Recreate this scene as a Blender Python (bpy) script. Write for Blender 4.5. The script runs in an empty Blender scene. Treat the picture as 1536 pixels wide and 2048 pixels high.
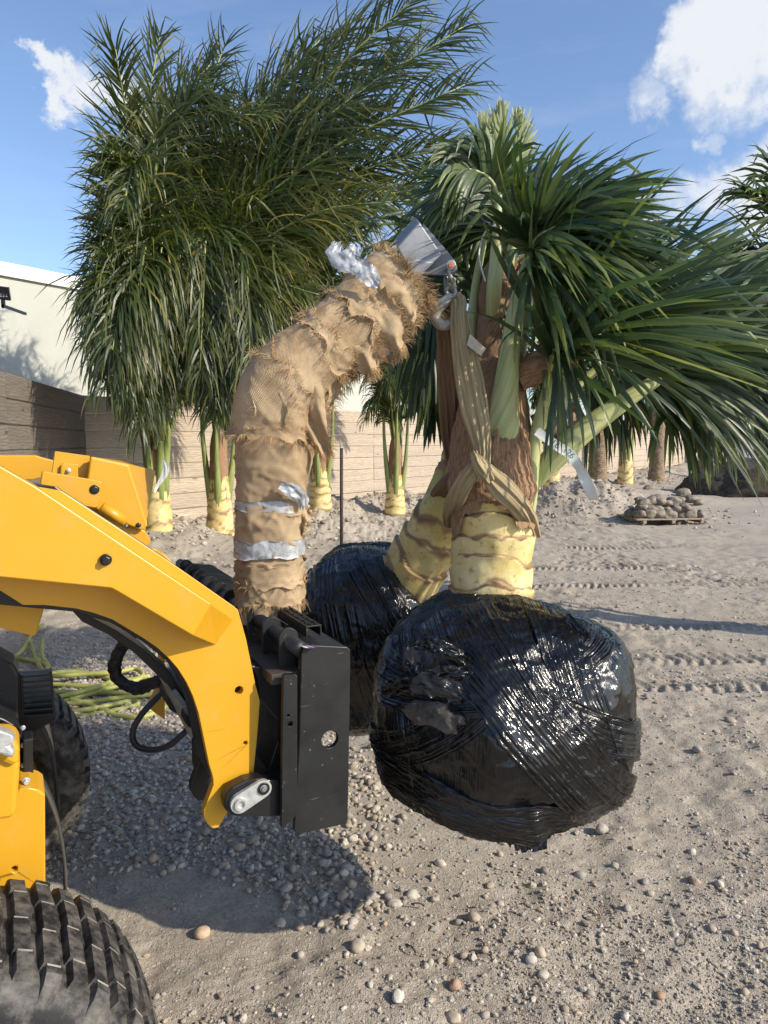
import bpy, bmesh, math, random
import numpy as np
from mathutils import Vector, Matrix
from mathutils.geometry import tessellate_polygon

random.seed(7)
RNG = np.random.default_rng(11)
SC = bpy.context.scene
COL = SC.collection

# ------------------------------------------------------------ camera, sky, sun, exposure
CAM_H = 1.5
PITCH = math.atan(139 / 1450)
cam_d = bpy.data.cameras.new('camera')
cam = bpy.data.objects.new('camera', cam_d)
COL.objects.link(cam)
cam.location = (0, 0, CAM_H)
cam.rotation_euler = (math.pi / 2 - PITCH, 0, 0)
cam_d.sensor_fit = 'VERTICAL'
cam_d.sensor_height = 36
cam_d.lens = 36 * 1450 / 2048
cam_d.clip_start = 0.02
cam_d.clip_end = 3000
SC.camera = cam

SUN_EL = math.radians(31.5)
SUN_H = Vector((0.905, -0.425, 0))
SUN_TO = Vector((SUN_H.x * math.cos(SUN_EL), SUN_H.y * math.cos(SUN_EL), math.sin(SUN_EL)))
sd = bpy.data.lights.new('sun', 'SUN')
sd.energy = 5.0
sd.angle = math.radians(0.53)
sd.color = (1.0, 0.90, 0.74)
so = bpy.data.objects.new('sun', sd)
COL.objects.link(so)
so.rotation_euler = SUN_TO.to_track_quat('Z', 'Y').to_euler()

SC.view_settings.view_transform = 'Standard'
SC.view_settings.look = 'None'
SC.view_settings.exposure = 0.12
SC.view_settings.gamma = 1.0
SC.view_settings.use_curve_mapping = False
SC.cycles.max_bounces = 6
SC.cycles.transparent_max_bounces = 8


class NT:
    """tiny helper for node trees"""
    def __init__(self, tree):
        self.t = tree
        tree.nodes.clear()

    def n(self, typ, **kw):
        nd = self.t.nodes.new(typ)
        ins = kw.pop('ins', {})
        for k, v in kw.items():
            setattr(nd, k, v)
        for k, v in ins.items():
            self.set(nd, k, v)
        return nd

    def set(self, nd, k, v):
        s = nd.inputs[k]
        if isinstance(v, bpy.types.NodeSocket):
            self.t.links.new(v, s)
        elif isinstance(v, (tuple, list)) and s.type == 'RGBA' and len(v) == 3:
            s.default_value = (*v, 1)
        else:
            s.default_value = v

    def noise(self, vec, scale, detail=4, rough=0.55, dist=0.0, out='Fac'):
        return self.n('ShaderNodeTexNoise', ins={'Vector': vec, 'Scale': scale, 'Detail': detail,
                                                 'Roughness': rough, 'Distortion': dist}).outputs[out]

    def voro(self, vec, scale, feature='F1', out='Distance'):
        return self.n('ShaderNodeTexVoronoi', feature=feature, ins={'Vector': vec, 'Scale': scale}).outputs[out]

    def ramp(self, fac, stops, interp='LINEAR'):
        r = self.n('ShaderNodeValToRGB', ins={'Fac': fac})
        r.color_ramp.interpolation = interp
        els = r.color_ramp.elements
        while len(els) < len(stops):
            els.new(0.5)
        for e, (p, c) in zip(els, stops):
            e.position = p
            e.color = (*c, 1) if isinstance(c, (tuple, list)) else (c, c, c, 1)
        return r.outputs['Color']

    def mix(self, fac, a, b, mode='MIX'):
        m = self.n('ShaderNodeMix', data_type='RGBA', blend_type=mode)
        self.set(m, 0, fac)
        self.set(m, 6, a)
        self.set(m, 7, b)
        return m.outputs[2]

    def math(self, op, a, b=0.0, c=0.0, clamp=False):
        m = self.n('ShaderNodeMath', operation=op, use_clamp=clamp)
        self.set(m, 0, a)
        self.set(m, 1, b)
        self.set(m, 2, c)
        return m.outputs[0]

    def mapping(self, vec, scale=(1, 1, 1), rot=(0, 0, 0), loc=(0, 0, 0)):
        return self.n('ShaderNodeMapping', ins={'Vector': vec, 'Scale': scale, 'Rotation': rot, 'Location': loc}).outputs[0]

    def bump(self, h, strength=0.3, dist=0.01, normal=None):
        b = self.n('ShaderNodeBump', ins={'Height': h, 'Strength': strength, 'Distance': dist})
        if normal is not None:
            self.set(b, 'Normal', normal)
        return b.outputs[0]


def material(name):
    m = bpy.data.materials.new(name)
    m.use_nodes = True
    N = NT(m.node_tree)
    out = N.n('ShaderNodeOutputMaterial')
    b = N.n('ShaderNodeBsdfPrincipled')
    m.node_tree.links.new(b.outputs[0], out.inputs[0])
    N.b = b
    N.out = out
    N.obj = N.n('ShaderNodeTexCoord').outputs['Object']
    N.pos = N.n('ShaderNodeNewGeometry').outputs['Position']
    N.uv = N.n('ShaderNodeUVMap').outputs[0]
    return m, N


def P(px, py, Y):
    """world point on the photograph's pixel ray at forward distance Y"""
    u = (px - 768) / 1450
    v = (1024 - py) / 1450
    c, s = math.cos(PITCH), math.sin(PITCH)
    d = (u, c + v * s, -s + v * c)
    return np.array([d[0] / d[1] * Y, Y, CAM_H + d[2] / d[1] * Y])


def ppm(Y):
    return Y / 1450.0


# world: sky with cloud patches
world = bpy.data.worlds.new('World')
SC.world = world
world.use_nodes = True
W_ = NT(world.node_tree)
wo = W_.n('ShaderNodeOutputWorld')
bg = W_.n('ShaderNodeBackground')
sky = W_.n('ShaderNodeTexSky', sky_type='NISHITA', sun_disc=False, sun_elevation=SUN_EL,
           sun_rotation=math.atan2(SUN_H.x, SUN_H.y), altitude=10, air_density=1.0, dust_density=0.8, ozone_density=1.4)
dirv = W_.n('ShaderNodeTexCoord').outputs['Generated']
warp = W_.noise(dirv, 9.0, 7, 0.62, out='Color')
wv = W_.n('ShaderNodeVectorMath', operation='MULTIPLY_ADD')
W_.set(wv, 0, warp); wv.inputs[1].default_value = (0.16, 0.16, 0.16); W_.set(wv, 2, dirv)
wv2 = W_.n('ShaderNodeVectorMath', operation='SUBTRACT')
W_.set(wv2, 0, wv.outputs[0]); wv2.inputs[1].default_value = (0.08, 0.08, 0.08)
mask = None
for (px, py, r, st) in [(105, 155, 0.022, 1.0), (140, 180, 0.030, 1.0), (185, 195, 0.034, 1.0), (235, 205, 0.028, 0.8), (1400, 80, 0.04, 0.9), (1450, 50, 0.05, 1.0), (1510, 120, 0.055, 1.0),
                        (1320, 160, 0.035, 0.55), (1560, 60, 0.09, 1.0), (1430, 262, 0.022, 0.5), (1490, 370, 0.04, 0.9), (1420, 400, 0.045, 0.6),
                        (1560, 400, 0.08, 0.9), (1330, 440, 0.05, 0.5), (700, 640, 0.14, 0.25)]:
    d = Vector(P(px, py, 1.0) - np.array([0, 0, CAM_H])).normalized()
    dn = W_.n('ShaderNodeVectorMath', operation='DISTANCE')
    W_.set(dn, 0, wv2.outputs[0]); dn.inputs[1].default_value = d
    mr = W_.n('ShaderNodeMapRange', interpolation_type='SMOOTHSTEP')
    W_.set(mr, 0, dn.outputs['Value'])
    mr.inputs[1].default_value = r * 1.35; mr.inputs[2].default_value = r * 0.35
    mr.inputs[3].default_value = 0; mr.inputs[4].default_value = st
    mask = mr.outputs[0] if mask is None else W_.math('MAXIMUM', mask, mr.outputs[0])
fine = W_.ramp(W_.noise(dirv, 14.0, 8, 0.62), [(0.25, 0.35), (0.55, 1.0)])
mask = W_.ramp(W_.math('MULTIPLY', mask, fine), [(0.10, 0.0), (0.72, 1.0)], 'EASE')
# thin high streaks everywhere
thin = W_.ramp(W_.noise(W_.mapping(dirv, (2.0, 3.0, 11.0), (0.3, 0.2, 0.4)), 1.6, 6, 0.6, 0.6), [(0.5, 0.0), (0.9, 0.2)])
mask = W_.math('MAXIMUM', mask, thin)
skyc = W_.mix(1.0, sky.outputs[0], (1.42, 1.50, 1.66), 'MULTIPLY')
skym = W_.mix(mask, skyc, (6.6, 6.9, 7.4))
W_.set(bg, 'Color', skym)
bg.inputs['Strength'].default_value = 0.118
world.node_tree.links.new(bg.outputs[0], wo.inputs[0])

# ------------------------------------------------------------ object helpers
ROOT = {}


def tag(o, label=None, cat=None, group=None, kind=None):
    if label: o['label'] = label
    if cat: o['category'] = cat
    if group: o['group'] = group
    if kind: o['kind'] = kind
    return o


def thing(name, label, cat, loc=(0, 0, 0), group=None):
    o = bpy.data.objects.new(name, None)
    o.empty_display_size = 0.1
    o.location = [float(v) for v in loc]
    COL.objects.link(o)
    tag(o, label, cat, group)
    ROOT[o.name] = np.array(loc, float)
    return o


def root_of(p):
    return ROOT.get(p.name, np.zeros(3)) if p is not None else np.zeros(3)


def mesh_data(name, V, F, uv=None, col=None, smooth=True):
    """V (n,3); F array (m,k) or list; uv per-vertex; col per-vertex rgb"""
    V = np.asarray(V, float)
    me = bpy.data.meshes.new(name)
    if isinstance(F, np.ndarray):
        k = F.shape[1]
        me.vertices.add(len(V))
        me.vertices.foreach_set('co', V.astype(np.float32).ravel())
        me.loops.add(F.size)
        me.loops.foreach_set('vertex_index', F.astype(np.int32).ravel())
        me.polygons.add(len(F))
        me.polygons.foreach_set('loop_start', np.arange(0, F.size, k, dtype=np.int32))
        me.polygons.foreach_set('loop_total', np.full(len(F), k, np.int32))
        li = F.ravel()
    else:
        me.from_pydata([tuple(v) for v in V], [], [list(map(int, f)) for f in F])
        li = np.array([i for f in F for i in f])
    me.update(calc_edges=True)
    if uv is not None:
        l = me.uv_layers.new(name='UVMap')
        l.data.foreach_set('uv', np.asarray(uv, np.float32)[li].ravel())
    if col is not None:
        a = me.color_attributes.new('tint', 'FLOAT_COLOR', 'POINT')
        c = np.ones((len(V), 4), np.float32)
        c[:, :3] = col
        a.data.foreach_set('color', c.ravel())
    me.polygons.foreach_set('use_smooth', np.full(len(me.polygons), smooth))
    me.validate()
    return me


def mk(name, V, F, mat, parent=None, uv=None, col=None, smooth=True, bevel=0.0, top_origin=None, sub=0):
    V = np.asarray(V, float)
    if parent is not None:
        org = root_of(parent)
        loc = np.zeros(3)
    else:
        loc = np.array(top_origin if top_origin is not None else [0, 0, 0], float)
        org = loc
    me = mesh_data(name, V - org, F, uv, col, smooth)
    me.materials.append(mat)
    o = bpy.data.objects.new(name, me)
    COL.objects.link(o)
    if parent is not None:
        o.parent = parent
    else:
        o.location = loc
    ROOT[o.name] = org
    if bevel:
        b = o.modifiers.new('bevel', 'BEVEL')
        b.width = bevel
        b.segments = 2
        b.limit_method = 'ANGLE'
        b.angle_limit = math.radians(40)
        for p in me.polygons: p.use_smooth = False
    if sub:
        s = o.modifiers.new('sub', 'SUBSURF')
        s.levels = s.render_levels = sub
    return o


def join(parts):
    V, F, off = [], [], 0
    for v, f in parts:
        V.append(np.asarray(v, float))
        F += [[i + off for i in q] for q in f]
        off += len(v)
    return np.concatenate(V), F


def nrm(a):
    a = np.asarray(a, float)
    return a / (np.linalg.norm(a, axis=-1, keepdims=True) + 1e-12)


def resample(pts, n, extra=None):
    """Catmull-Rom through pts, n samples; extra columns are carried along"""
    pts = np.asarray(pts, float)
    if extra is not None:
        ex = np.asarray(extra, float)
        if ex.ndim == 1: ex = ex[:, None]
        pts = np.hstack([pts, ex])
    k = len(pts)
    d = np.r_[0, np.cumsum(np.linalg.norm(np.diff(pts[:, :3], axis=0), axis=1))]
    q = np.vstack([2 * pts[0] - pts[1], pts, 2 * pts[-1] - pts[-2]])
    s = np.linspace(0, d[-1], n)
    i = np.clip(np.searchsorted(d, s, side='right') - 1, 0, k - 2)
    t = ((s - d[i]) / np.maximum(d[i + 1] - d[i], 1e-9))[:, None]
    a, b, c, e = q[i], q[i + 1], q[i + 2], q[i + 3]
    r = 0.5 * ((2 * b) + (-a + c) * t + (2 * a - 5 * b + 4 * c - e) * t ** 2 + (-a + 3 * b - 3 * c + e) * t ** 3)
    return (r[:, :3], r[:, 3:]) if extra is not None else r


def frames(path, ref=None):
    T = nrm(np.gradient(path, axis=0))
    A = np.zeros_like(T)
    r = np.array(ref if ref is not None else ([0, 0, 1] if abs(T[0][2]) < 0.9 else [0, 1, 0]), float)
    for i in range(len(T)):
        if ref is not None:
            r = np.array(ref, float)
        a = r - T[i] * np.dot(r, T[i])
        a = a / (np.linalg.norm(a) + 1e-9)
        A[i] = a
        r = a
    return T, A, np.cross(T, A)


def tube(path, rad, n=12, ref=None, prof=None, caps=True, disp=None):
    """tube with duplicated seam; rad (k,) or (k,2); disp(theta, s)->radial offset. returns V,F(list),uv"""
    path = np.asarray(path, float)
    k = len(path)
    rad = np.asarray(rad, float)
    if rad.ndim == 0: rad = np.full(k, float(rad))
    if rad.ndim == 1: rad = np.stack([rad, rad], 1)
    T, A, B = frames(path, ref)
    s = np.r_[0, np.cumsum(np.linalg.norm(np.diff(path, axis=0), axis=1))]
    th = np.linspace(0, 2 * np.pi, n + 1)
    if prof is None:
        ca, sa = np.cos(th), np.sin(th)
    else:
        pr = np.asarray(prof, float)
        pr = np.vstack([pr, pr[:1]])
        n = len(pr) - 1
        ca, sa = pr[:, 0], pr[:, 1]
        th = np.linspace(0, 2 * np.pi, n + 1)
    off = np.zeros((k, n + 1))
    if disp is not None:
        off = disp(th[None, :] * np.ones((k, 1)), s[:, None] * np.ones((1, n + 1)))
        off[:, -1] = off[:, 0]
    V = (path[:, None, :] + A[:, None, :] * ((rad[:, 0:1] + off) * ca)[:, :, None]
         + B[:, None, :] * ((rad[:, 1:2] + off) * sa)[:, :, None]).reshape(-1, 3)
    i = np.arange(k - 1)[:, None] * (n + 1) + np.arange(n)[None, :]
    F = np.stack([i, i + 1, i + n + 2, i + n + 1], -1).reshape(-1, 4).tolist()
    uv = np.stack([(th[None, :] / (2 * np.pi) * rad.mean(1)[:, None] * 2 * np.pi), s[:, None] * np.ones((1, n + 1))], -1).reshape(-1, 2)
    if caps:
        F.append(list(range(n))[::-1])
        F.append([(k - 1) * (n + 1) + j for j in range(n)])
    return V, F, uv


def box(c, ax, ay, az):
    c, ax, ay, az = [np.asarray(v, float) for v in (c, ax, ay, az)]
    V = [c + sx * ax + sy * ay + sz * az for sz in (-1, 1) for sy in (-1, 1) for sx in (-1, 1)]
    F = [[0, 2, 3, 1], [4, 5, 7, 6], [0, 1, 5, 4], [2, 6, 7, 3], [1, 3, 7, 5], [0, 4, 6, 2]]
    return np.array(V), F


def prism(outer, ext, holes=()):
    """outer: list of 3D points (planar), extruded by ext, with holes"""
    loops = [np.asarray(outer, float)] + [np.asarray(h, float) for h in holes]
    ext = np.asarray(ext, float)
    allp = np.concatenate(loops)
    tris = tessellate_polygon([[Vector(p) for p in l] for l in loops])
    n = len(allp)
    V = np.concatenate([allp, allp + ext])
    F = []
    nn = np.zeros(3)
    for t in tris:
        a, b, c = allp[t[0]], allp[t[1]], allp[t[2]]
        cr = np.cross(b - a, c - a)
        f = list(t)
        if np.dot(cr, ext) > 0: f = f[::-1]
        F.append(f)
        F.append([i + n for i in f[::-1]])
    off = 0
    for l in loops:
        m = len(l)
        for i in range(m):
            j = (i + 1) % m
            F.append([off + i, off + j, off + j + n, off + i + n])
        off += m
    return V, F


def fixn(o):
    bm = bmesh.new()
    bm.from_mesh(o.data)
    bmesh.ops.remove_doubles(bm, verts=bm.verts, dist=1e-5)
    bmesh.ops.recalc_face_normals(bm, faces=bm.faces)
    bm.to_mesh(o.data)
    bm.free()
    return o


def cyl(c, axis, r, h, n=20, ref=None):
    c = np.asarray(c, float); axis = nrm(axis)
    T, A, B = frames(np.array([c, c + axis * h]), ref)
    th = np.linspace(0, 2 * np.pi, n, endpoint=False)
    ring = A[0] * np.cos(th)[:, None] * r + B[0] * np.sin(th)[:, None] * r
    V = np.concatenate([c + ring, c + axis * h + ring])
    F = [[i, (i + 1) % n, (i + 1) % n + n, i + n] for i in range(n)]
    F += [list(range(n))[::-1], [i + n for i in range(n)]]
    return V, F


# lattice noise
def _h(ix, iy, iz, seed):
    seed = int(seed)
    h = (ix.astype(np.int64) * 374761393 + iy.astype(np.int64) * 668265263 + iz.astype(np.int64) * 2147483647 + seed * 974634777) & 0xFFFFFFFF
    h = ((h ^ (h >> 13)) * 1274126177) & 0xFFFFFFFF
    h = (h ^ (h >> 16)) & 0xFFFFFF
    return h / float(0xFFFFFF)


def vnoise(x, y, z=None, seed=0):
    x = np.asarray(x, float); y = np.asarray(y, float)
    z = np.zeros_like(x) if z is None else np.asarray(z, float)
    x, y, z = np.broadcast_arrays(x, y, z)
    ix, iy, iz = np.floor(x).astype(np.int64), np.floor(y).astype(np.int64), np.floor(z).astype(np.int64)
    fx, fy, fz = x - ix, y - iy, z - iz
    fx = fx * fx * (3 - 2 * fx); fy = fy * fy * (3 - 2 * fy); fz = fz * fz * (3 - 2 * fz)
    r = 0
    for a in (0, 1):
        for b in (0, 1):
            for c in (0, 1):
                w = (fx if a else 1 - fx) * (fy if b else 1 - fy) * (fz if c else 1 - fz)
                r = r + w * _h(ix + a, iy + b, iz + c, seed)
    return r * 2 - 1


def fbm(x, y, z=None, oct=4, seed=0, gain=0.5):
    r, a, f = 0, 1.0, 1.0
    for o in range(oct):
        r = r + a * vnoise(x * f, y * f, None if z is None else z * f, seed + o * 17)
        a *= gain; f *= 2.03
    return r


def sstep(a, b, x):
    t = np.clip((x - a) / (b - a), 0, 1)
    return t * t * (3 - 2 * t)
# ------------------------------------------------------------ materials
def simple(name, col, rough=0.5, metal=0.0, nscale=8, namp=0.15, bump=0.0, bscale=60, coat=0.0, spec=0.5):
    m, N = material(name)
    c2 = tuple(max(0, v * (1 - namp)) for v in col)
    c1 = tuple(min(1, v * (1 + namp)) for v in col)
    N.set(N.b, 'Base Color', N.mix(N.ramp(N.noise(N.obj, nscale, 5), [(0.3, 0.0), (0.7, 1.0)]), c2, c1))
    N.set(N.b, 'Roughness', rough)
    N.set(N.b, 'Metallic', metal)
    N.set(N.b, 'Coat Weight', coat)
    N.set(N.b, 'Specular IOR Level', spec)
    if bump:
        N.set(N.b, 'Normal', N.bump(N.noise(N.obj, bscale, 5), bump, 0.01))
    return m


def m_ground():
    m, N = material('ground_sand_gravel')
    big = N.noise(N.pos, 0.55, 5, 0.6)
    mid = N.noise(N.pos, 6.0, 5, 0.6)
    grit = N.noise(N.pos, 70.0, 4, 0.7)
    cell = N.voro(N.pos, 85.0)
    cellc = N.n('ShaderNodeTexVoronoi', feature='F1', ins={'Vector': N.pos, 'Scale': 85.0}).outputs['Color']
    c = N.mix(N.ramp(big, [(0.35, 0.0), (0.65, 1.0)]), (0.375, 0.318, 0.252), (0.47, 0.412, 0.338))
    c = N.mix(N.ramp(mid, [(0.4, 0.0), (0.7, 0.5)]), c, (0.50, 0.45, 0.375))
    c = N.mix(N.ramp(grit, [(0.35, 0.55), (0.55, 0.0)]), c, (0.22, 0.18, 0.135))
    sep = N.n('ShaderNodeSeparateColor', ins={0: cellc})
    peb = N.math('MULTIPLY', N.ramp(sep.outputs[0], [(0.72, 0.0), (0.78, 1.0)]), N.ramp(cell, [(0.35, 1.0), (0.5, 0.0)]))
    c = N.mix(peb, c, N.mix(sep.outputs[1], (0.55, 0.51, 0.45), (0.34, 0.29, 0.23)))
    N.set(N.b, 'Base Color', c)
    N.set(N.b, 'Roughness', 0.95)
    N.set(N.b, 'Specular IOR Level', 0.15)
    hh = N.math('ADD', N.math('MULTIPLY', grit, 0.7), N.math('MULTIPLY', peb, 0.5))
    hh = N.math('ADD', hh, N.noise(N.pos, 240, 3))
    N.set(N.b, 'Normal', N.bump(hh, 0.8, 0.008))
    return m


def m_stone():
    m, N = material('pebble_stone')
    at = N.n('ShaderNodeAttribute', attribute_name='tint').outputs['Color']
    n1 = N.noise(N.pos, 60, 4)
    c = N.mix(N.ramp(n1, [(0.35, 0.45), (0.65, 0.0)]), at, (0.2, 0.165, 0.125))
    N.set(N.b, 'Base Color', c)
    N.set(N.b, 'Roughness', 0.85)
    N.set(N.b, 'Normal', N.bump(N.noise(N.pos, 180, 4), 0.4, 0.003))
    return m


def m_wood(name='fence_wood', dark=1.0):
    m, N = material(name)
    oi = N.n('ShaderNodeObjectInfo').outputs['Random']
    off = N.n('ShaderNodeCombineXYZ', ins={0: N.math('MULTIPLY', oi, 37.0), 1: N.math('MULTIPLY', oi, 11.0), 2: N.math('MULTIPLY', oi, 23.0)}).outputs[0]
    v = N.n('ShaderNodeVectorMath', operation='ADD', ins={0: N.obj, 1: off}).outputs[0]
    st = N.mapping(v, (0.55, 6.0, 6.0))
    warp = N.noise(st, 1.1, 3, 0.5)
    rings = N.n('ShaderNodeTexWave', wave_type='BANDS', bands_direction='Z',
                ins={'Vector': N.mapping(v, (0.25, 1, 1)), 'Scale': 9.0, 'Distortion': 9.0, 'Detail': 3.0, 'Detail Scale': 1.3, 'Detail Roughness': 0.5}).outputs['Fac']
    c = N.mix(rings, (0.45, 0.36, 0.265), (0.64, 0.545, 0.43))
    c = N.mix(N.ramp(warp, [(0.4, 0.0), (0.7, 0.5)]), c, (0.33, 0.28, 0.23))
    c = N.mix(N.math('MULTIPLY', oi, 0.42), c, (0.36, 0.30, 0.24))
    knots = N.voro(N.mapping(v, (1.4, 1, 5.0)), 1.0)
    c = N.mix(N.ramp(knots, [(0.05, 0.8), (0.12, 0.0)]), c, (0.14, 0.09, 0.06))
    c = N.mix(N.ramp(N.noise(N.mapping(v, (2, 40, 40)), 3, 3), [(0.42, 0.35), (0.55, 0.0)]), c, (0.22, 0.18, 0.15))
    if dark < 1: c = N.mix(1.0, c, (dark, dark * 1.02, dark * 1.06), 'MULTIPLY')  # dims the whole wood colour, painting in shade
    N.set(N.b, 'Base Color', c)
    N.set(N.b, 'Roughness', 0.85)
    N.set(N.b, 'Normal', N.bump(rings, 0.3, 0.004))
    return m


def m_leaf(name, dark, mid, light, yellow, ymin=0.9, trans=0.25):
    m, N = material(name)
    at = N.n('ShaderNodeAttribute', attribute_name='tint').outputs['Color']
    s = N.n('ShaderNodeSeparateColor', ins={0: at})
    c = N.ramp(s.outputs[0], [(0.0, dark), (0.5, mid), (ymin, light), (1.0, yellow)])
    # yellowing towards some tips, dry brown at the very end
    tip = N.math('MULTIPLY', N.ramp(s.outputs[1], [(0.55, 0.0), (1.0, 1.0)]), N.ramp(s.outputs[0], [(0.45, 0.0), (0.9, 0.8)]))
    c = N.mix(tip, c, yellow)
    # length-wise ribbing across the blade
    rib = N.math('SINE', N.math('MULTIPLY', s.outputs[2], 40.0))
    c = N.mix(N.math('MULTIPLY', N.math('ADD', rib, 1.0), 0.13), c, light)
    N.set(N.b, 'Base Color', c)
    N.set(N.b, 'Roughness', 0.33)
    N.set(N.b, 'Specular IOR Level', 0.55)
    N.set(N.b, 'Normal', N.bump(rib, 0.25, 0.002))
    tr = N.n('ShaderNodeBsdfTranslucent', ins={'Color': N.mix(1.0, c, (1.5, 1.7, 0.6), 'MULTIPLY')})
    mx = N.n('ShaderNodeMixShader', ins={0: trans, 1: N.b.outputs[0], 2: tr.outputs[0]})
    m.node_tree.links.new(mx.outputs[0], N.out.inputs[0])
    return m


def m_petiole(name, low, high, mott=(0.30, 0.22, 0.10), amt=0.35):
    m, N = material(name)
    sep = N.n('ShaderNodeSeparateXYZ', ins={0: N.uv})
    st = N.noise(N.mapping(N.uv, (60, 3, 1)), 1.0, 4)
    c = N.mix(N.ramp(st, [(0.35, 0.0), (0.7, 1.0)]), low, high)
    c = N.mix(N.ramp(N.noise(N.mapping(N.uv, (14, 5, 1)), 1.0, 5, 0.65), [(0.52, 0.0), (0.72, amt)]), c, mott)
    N.set(N.b, 'Base Color', c)
    N.set(N.b, 'Roughness', 0.42)
    N.set(N.b, 'Normal', N.bump(st, 0.25, 0.003))
    return m


def m_trunk_yellow():
    """tint.r carries the scar mask, tint.g the height along the stem"""
    m, N = material('palm_stem_yellow')
    at = N.n('ShaderNodeAttribute', attribute_name='tint').outputs['Color']
    s = N.n('ShaderNodeSeparateColor', ins={0: at})
    n1 = N.noise(N.pos, 11, 5, 0.6)
    c = N.mix(N.ramp(n1, [(0.35, 0.0), (0.65, 1.0)]), (0.68, 0.50, 0.15), (0.80, 0.68, 0.36))
    c = N.mix(N.ramp(s.outputs[1], [(0.6, 0.0), (0.95, 0.8)]), c, (0.36, 0.42, 0.08))
    fine = N.noise(N.mapping(N.uv, (30, 160, 1)), 1.0, 5, 0.7)
    c = N.mix(N.ramp(N.noise(N.pos, 42, 6, 0.7), [(0.56, 0.0), (0.66, 0.7)]), c, (0.36, 0.20, 0.09))
    c = N.mix(s.outputs[0], c, N.mix(fine, (0.13, 0.065, 0.028), (0.36, 0.22, 0.11)))
    N.set(N.b, 'Base Color', c)
    N.set(N.b, 'Roughness', 0.6)
    N.set(N.b, 'Normal', N.bump(N.noise(N.pos, 120, 5, 0.7), 0.35, 0.004))
    return m


def m_fiber():
    m, N = material('palm_fiber_brown')
    st = N.noise(N.mapping(N.uv, (220, 26, 1), (0, 0, 0.5)), 1.0, 4, 0.7)
    st2 = N.noise(N.mapping(N.uv, (220, 26, 1), (0, 0, -0.6)), 1.0, 4, 0.7)
    f = N.math('MAXIMUM', st, st2)
    c = N.mix(N.ramp(f, [(0.45, 0.0), (0.75, 1.0)]), (0.20, 0.105, 0.055), (0.56, 0.37, 0.22))
    c = N.mix(N.ramp(N.noise(N.pos, 8, 4), [(0.4, 0.0), (0.7, 0.5)]), c, (0.30, 0.19, 0.12))
    N.set(N.b, 'Base Color', c)
    N.set(N.b, 'Roughness', 0.95)
    N.set(N.b, 'Normal', N.bump(f, 0.8, 0.006))
    return m


def m_burlap():
    m, N = material('burlap_jute')
    wv = N.noise(N.uv, 30, 3, 0.5, out='Color')
    va = N.n('ShaderNodeVectorMath', operation='MULTIPLY_ADD')
    N.set(va, 0, wv); va.inputs[1].default_value = (0.006, 0.006, 0); N.set(va, 2, N.uv)
    sep = N.n('ShaderNodeSeparateXYZ', ins={0: va.outputs[0]})
    k = 2 * math.pi / 0.0040
    sx = N.math('SINE', N.math('MULTIPLY', sep.outputs[0], k))
    sy = N.math('SINE', N.math('MULTIPLY', sep.outputs[1], k))
    weave = N.math('MULTIPLY_ADD', N.math('MULTIPLY', sx, sy), 0.5, 0.5)
    thread = N.math('MAXIMUM', sx, sy)
    n1 = N.noise(N.pos, 9, 5, 0.6)
    c = N.mix(N.ramp(n1, [(0.35, 0.0), (0.68, 1.0)]), (0.37, 0.26, 0.155), (0.56, 0.43, 0.275))
    c = N.mix(N.ramp(N.noise(N.pos, 2.6, 3), [(0.5, 0.0), (0.7, 0.45)]), c, (0.46, 0.37, 0.24))
    c = N.mix(N.ramp(thread, [(0.1, 0.34), (0.75, 0.0)]), c, (0.24, 0.14, 0.07))
    N.set(N.b, 'Base Color', c)
    N.set(N.b, 'Roughness', 0.95)
    N.set(N.b, 'Specular IOR Level', 0.1)
    hb = N.math('ADD', weave, N.math('MULTIPLY', N.noise(N.mapping(N.uv, (8, 60, 1)), 1.0, 4), 2.0))
    N.set(N.b, 'Normal', N.bump(hb, 0.5, 0.003))
    return m


def m_plastic():
    m, N = material('black_stretch_film')
    n1 = N.noise(N.pos, 7, 5, 0.65)
    c = N.mix(N.ramp(n1, [(0.5, 0.0), (0.75, 0.5)]), (0.0045, 0.005, 0.006), (0.022, 0.020, 0.018))
    N.set(N.b, 'Base Color', c)
    N.set(N.b, 'Roughness', N.ramp(N.noise(N.pos, 14, 4), [(0.3, 0.08), (0.75, 0.22)]))
    N.set(N.b, 'Specular IOR Level', 0.6)
    st = N.noise(N.mapping(N.uv, (2.2, 150, 1)), 1.0, 3, 0.6)
    cr = N.noise(N.mapping(N.uv, (9, 30, 1)), 1.0, 5, 0.65, 0.8)
    N.set(N.b, 'Normal', N.bump(N.math('ADD', N.math('MULTIPLY', st, 0.7), cr), 0.55, 0.007))
    return m


def m_paint(name, col, rough=0.32):
    m, N = material(name)
    n = N.noise(N.obj, 2.2, 4)
    c = N.mix(N.ramp(n, [(0.35, 0.0), (0.7, 1.0)]), tuple(v * 0.95 for v in col), col)
    dust = N.ramp(N.noise(N.obj, 17, 6, 0.7), [(0.52, 0.0), (0.8, 0.18)])
    c = N.mix(dust, c, (0.42, 0.34, 0.24))
    scr = N.ramp(N.noise(N.mapping(N.obj, (6, 6, 70), (0.4, 0.9, 0.2)), 1.0, 2, 0.5, 0.3), [(0.74, 0.0), (0.77, 0.5)])
    c = N.mix(scr, c, tuple(v * 0.6 for v in col))
    N.set(N.b, 'Base Color', c)
    N.set(N.b, 'Roughness', N.ramp(N.noise(N.obj, 9, 4), [(0.3, rough), (0.8, rough + 0.2)]))
    N.set(N.b, 'Normal', N.bump(N.noise(N.obj, 150, 3), 0.06, 0.002))
    return m


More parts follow.
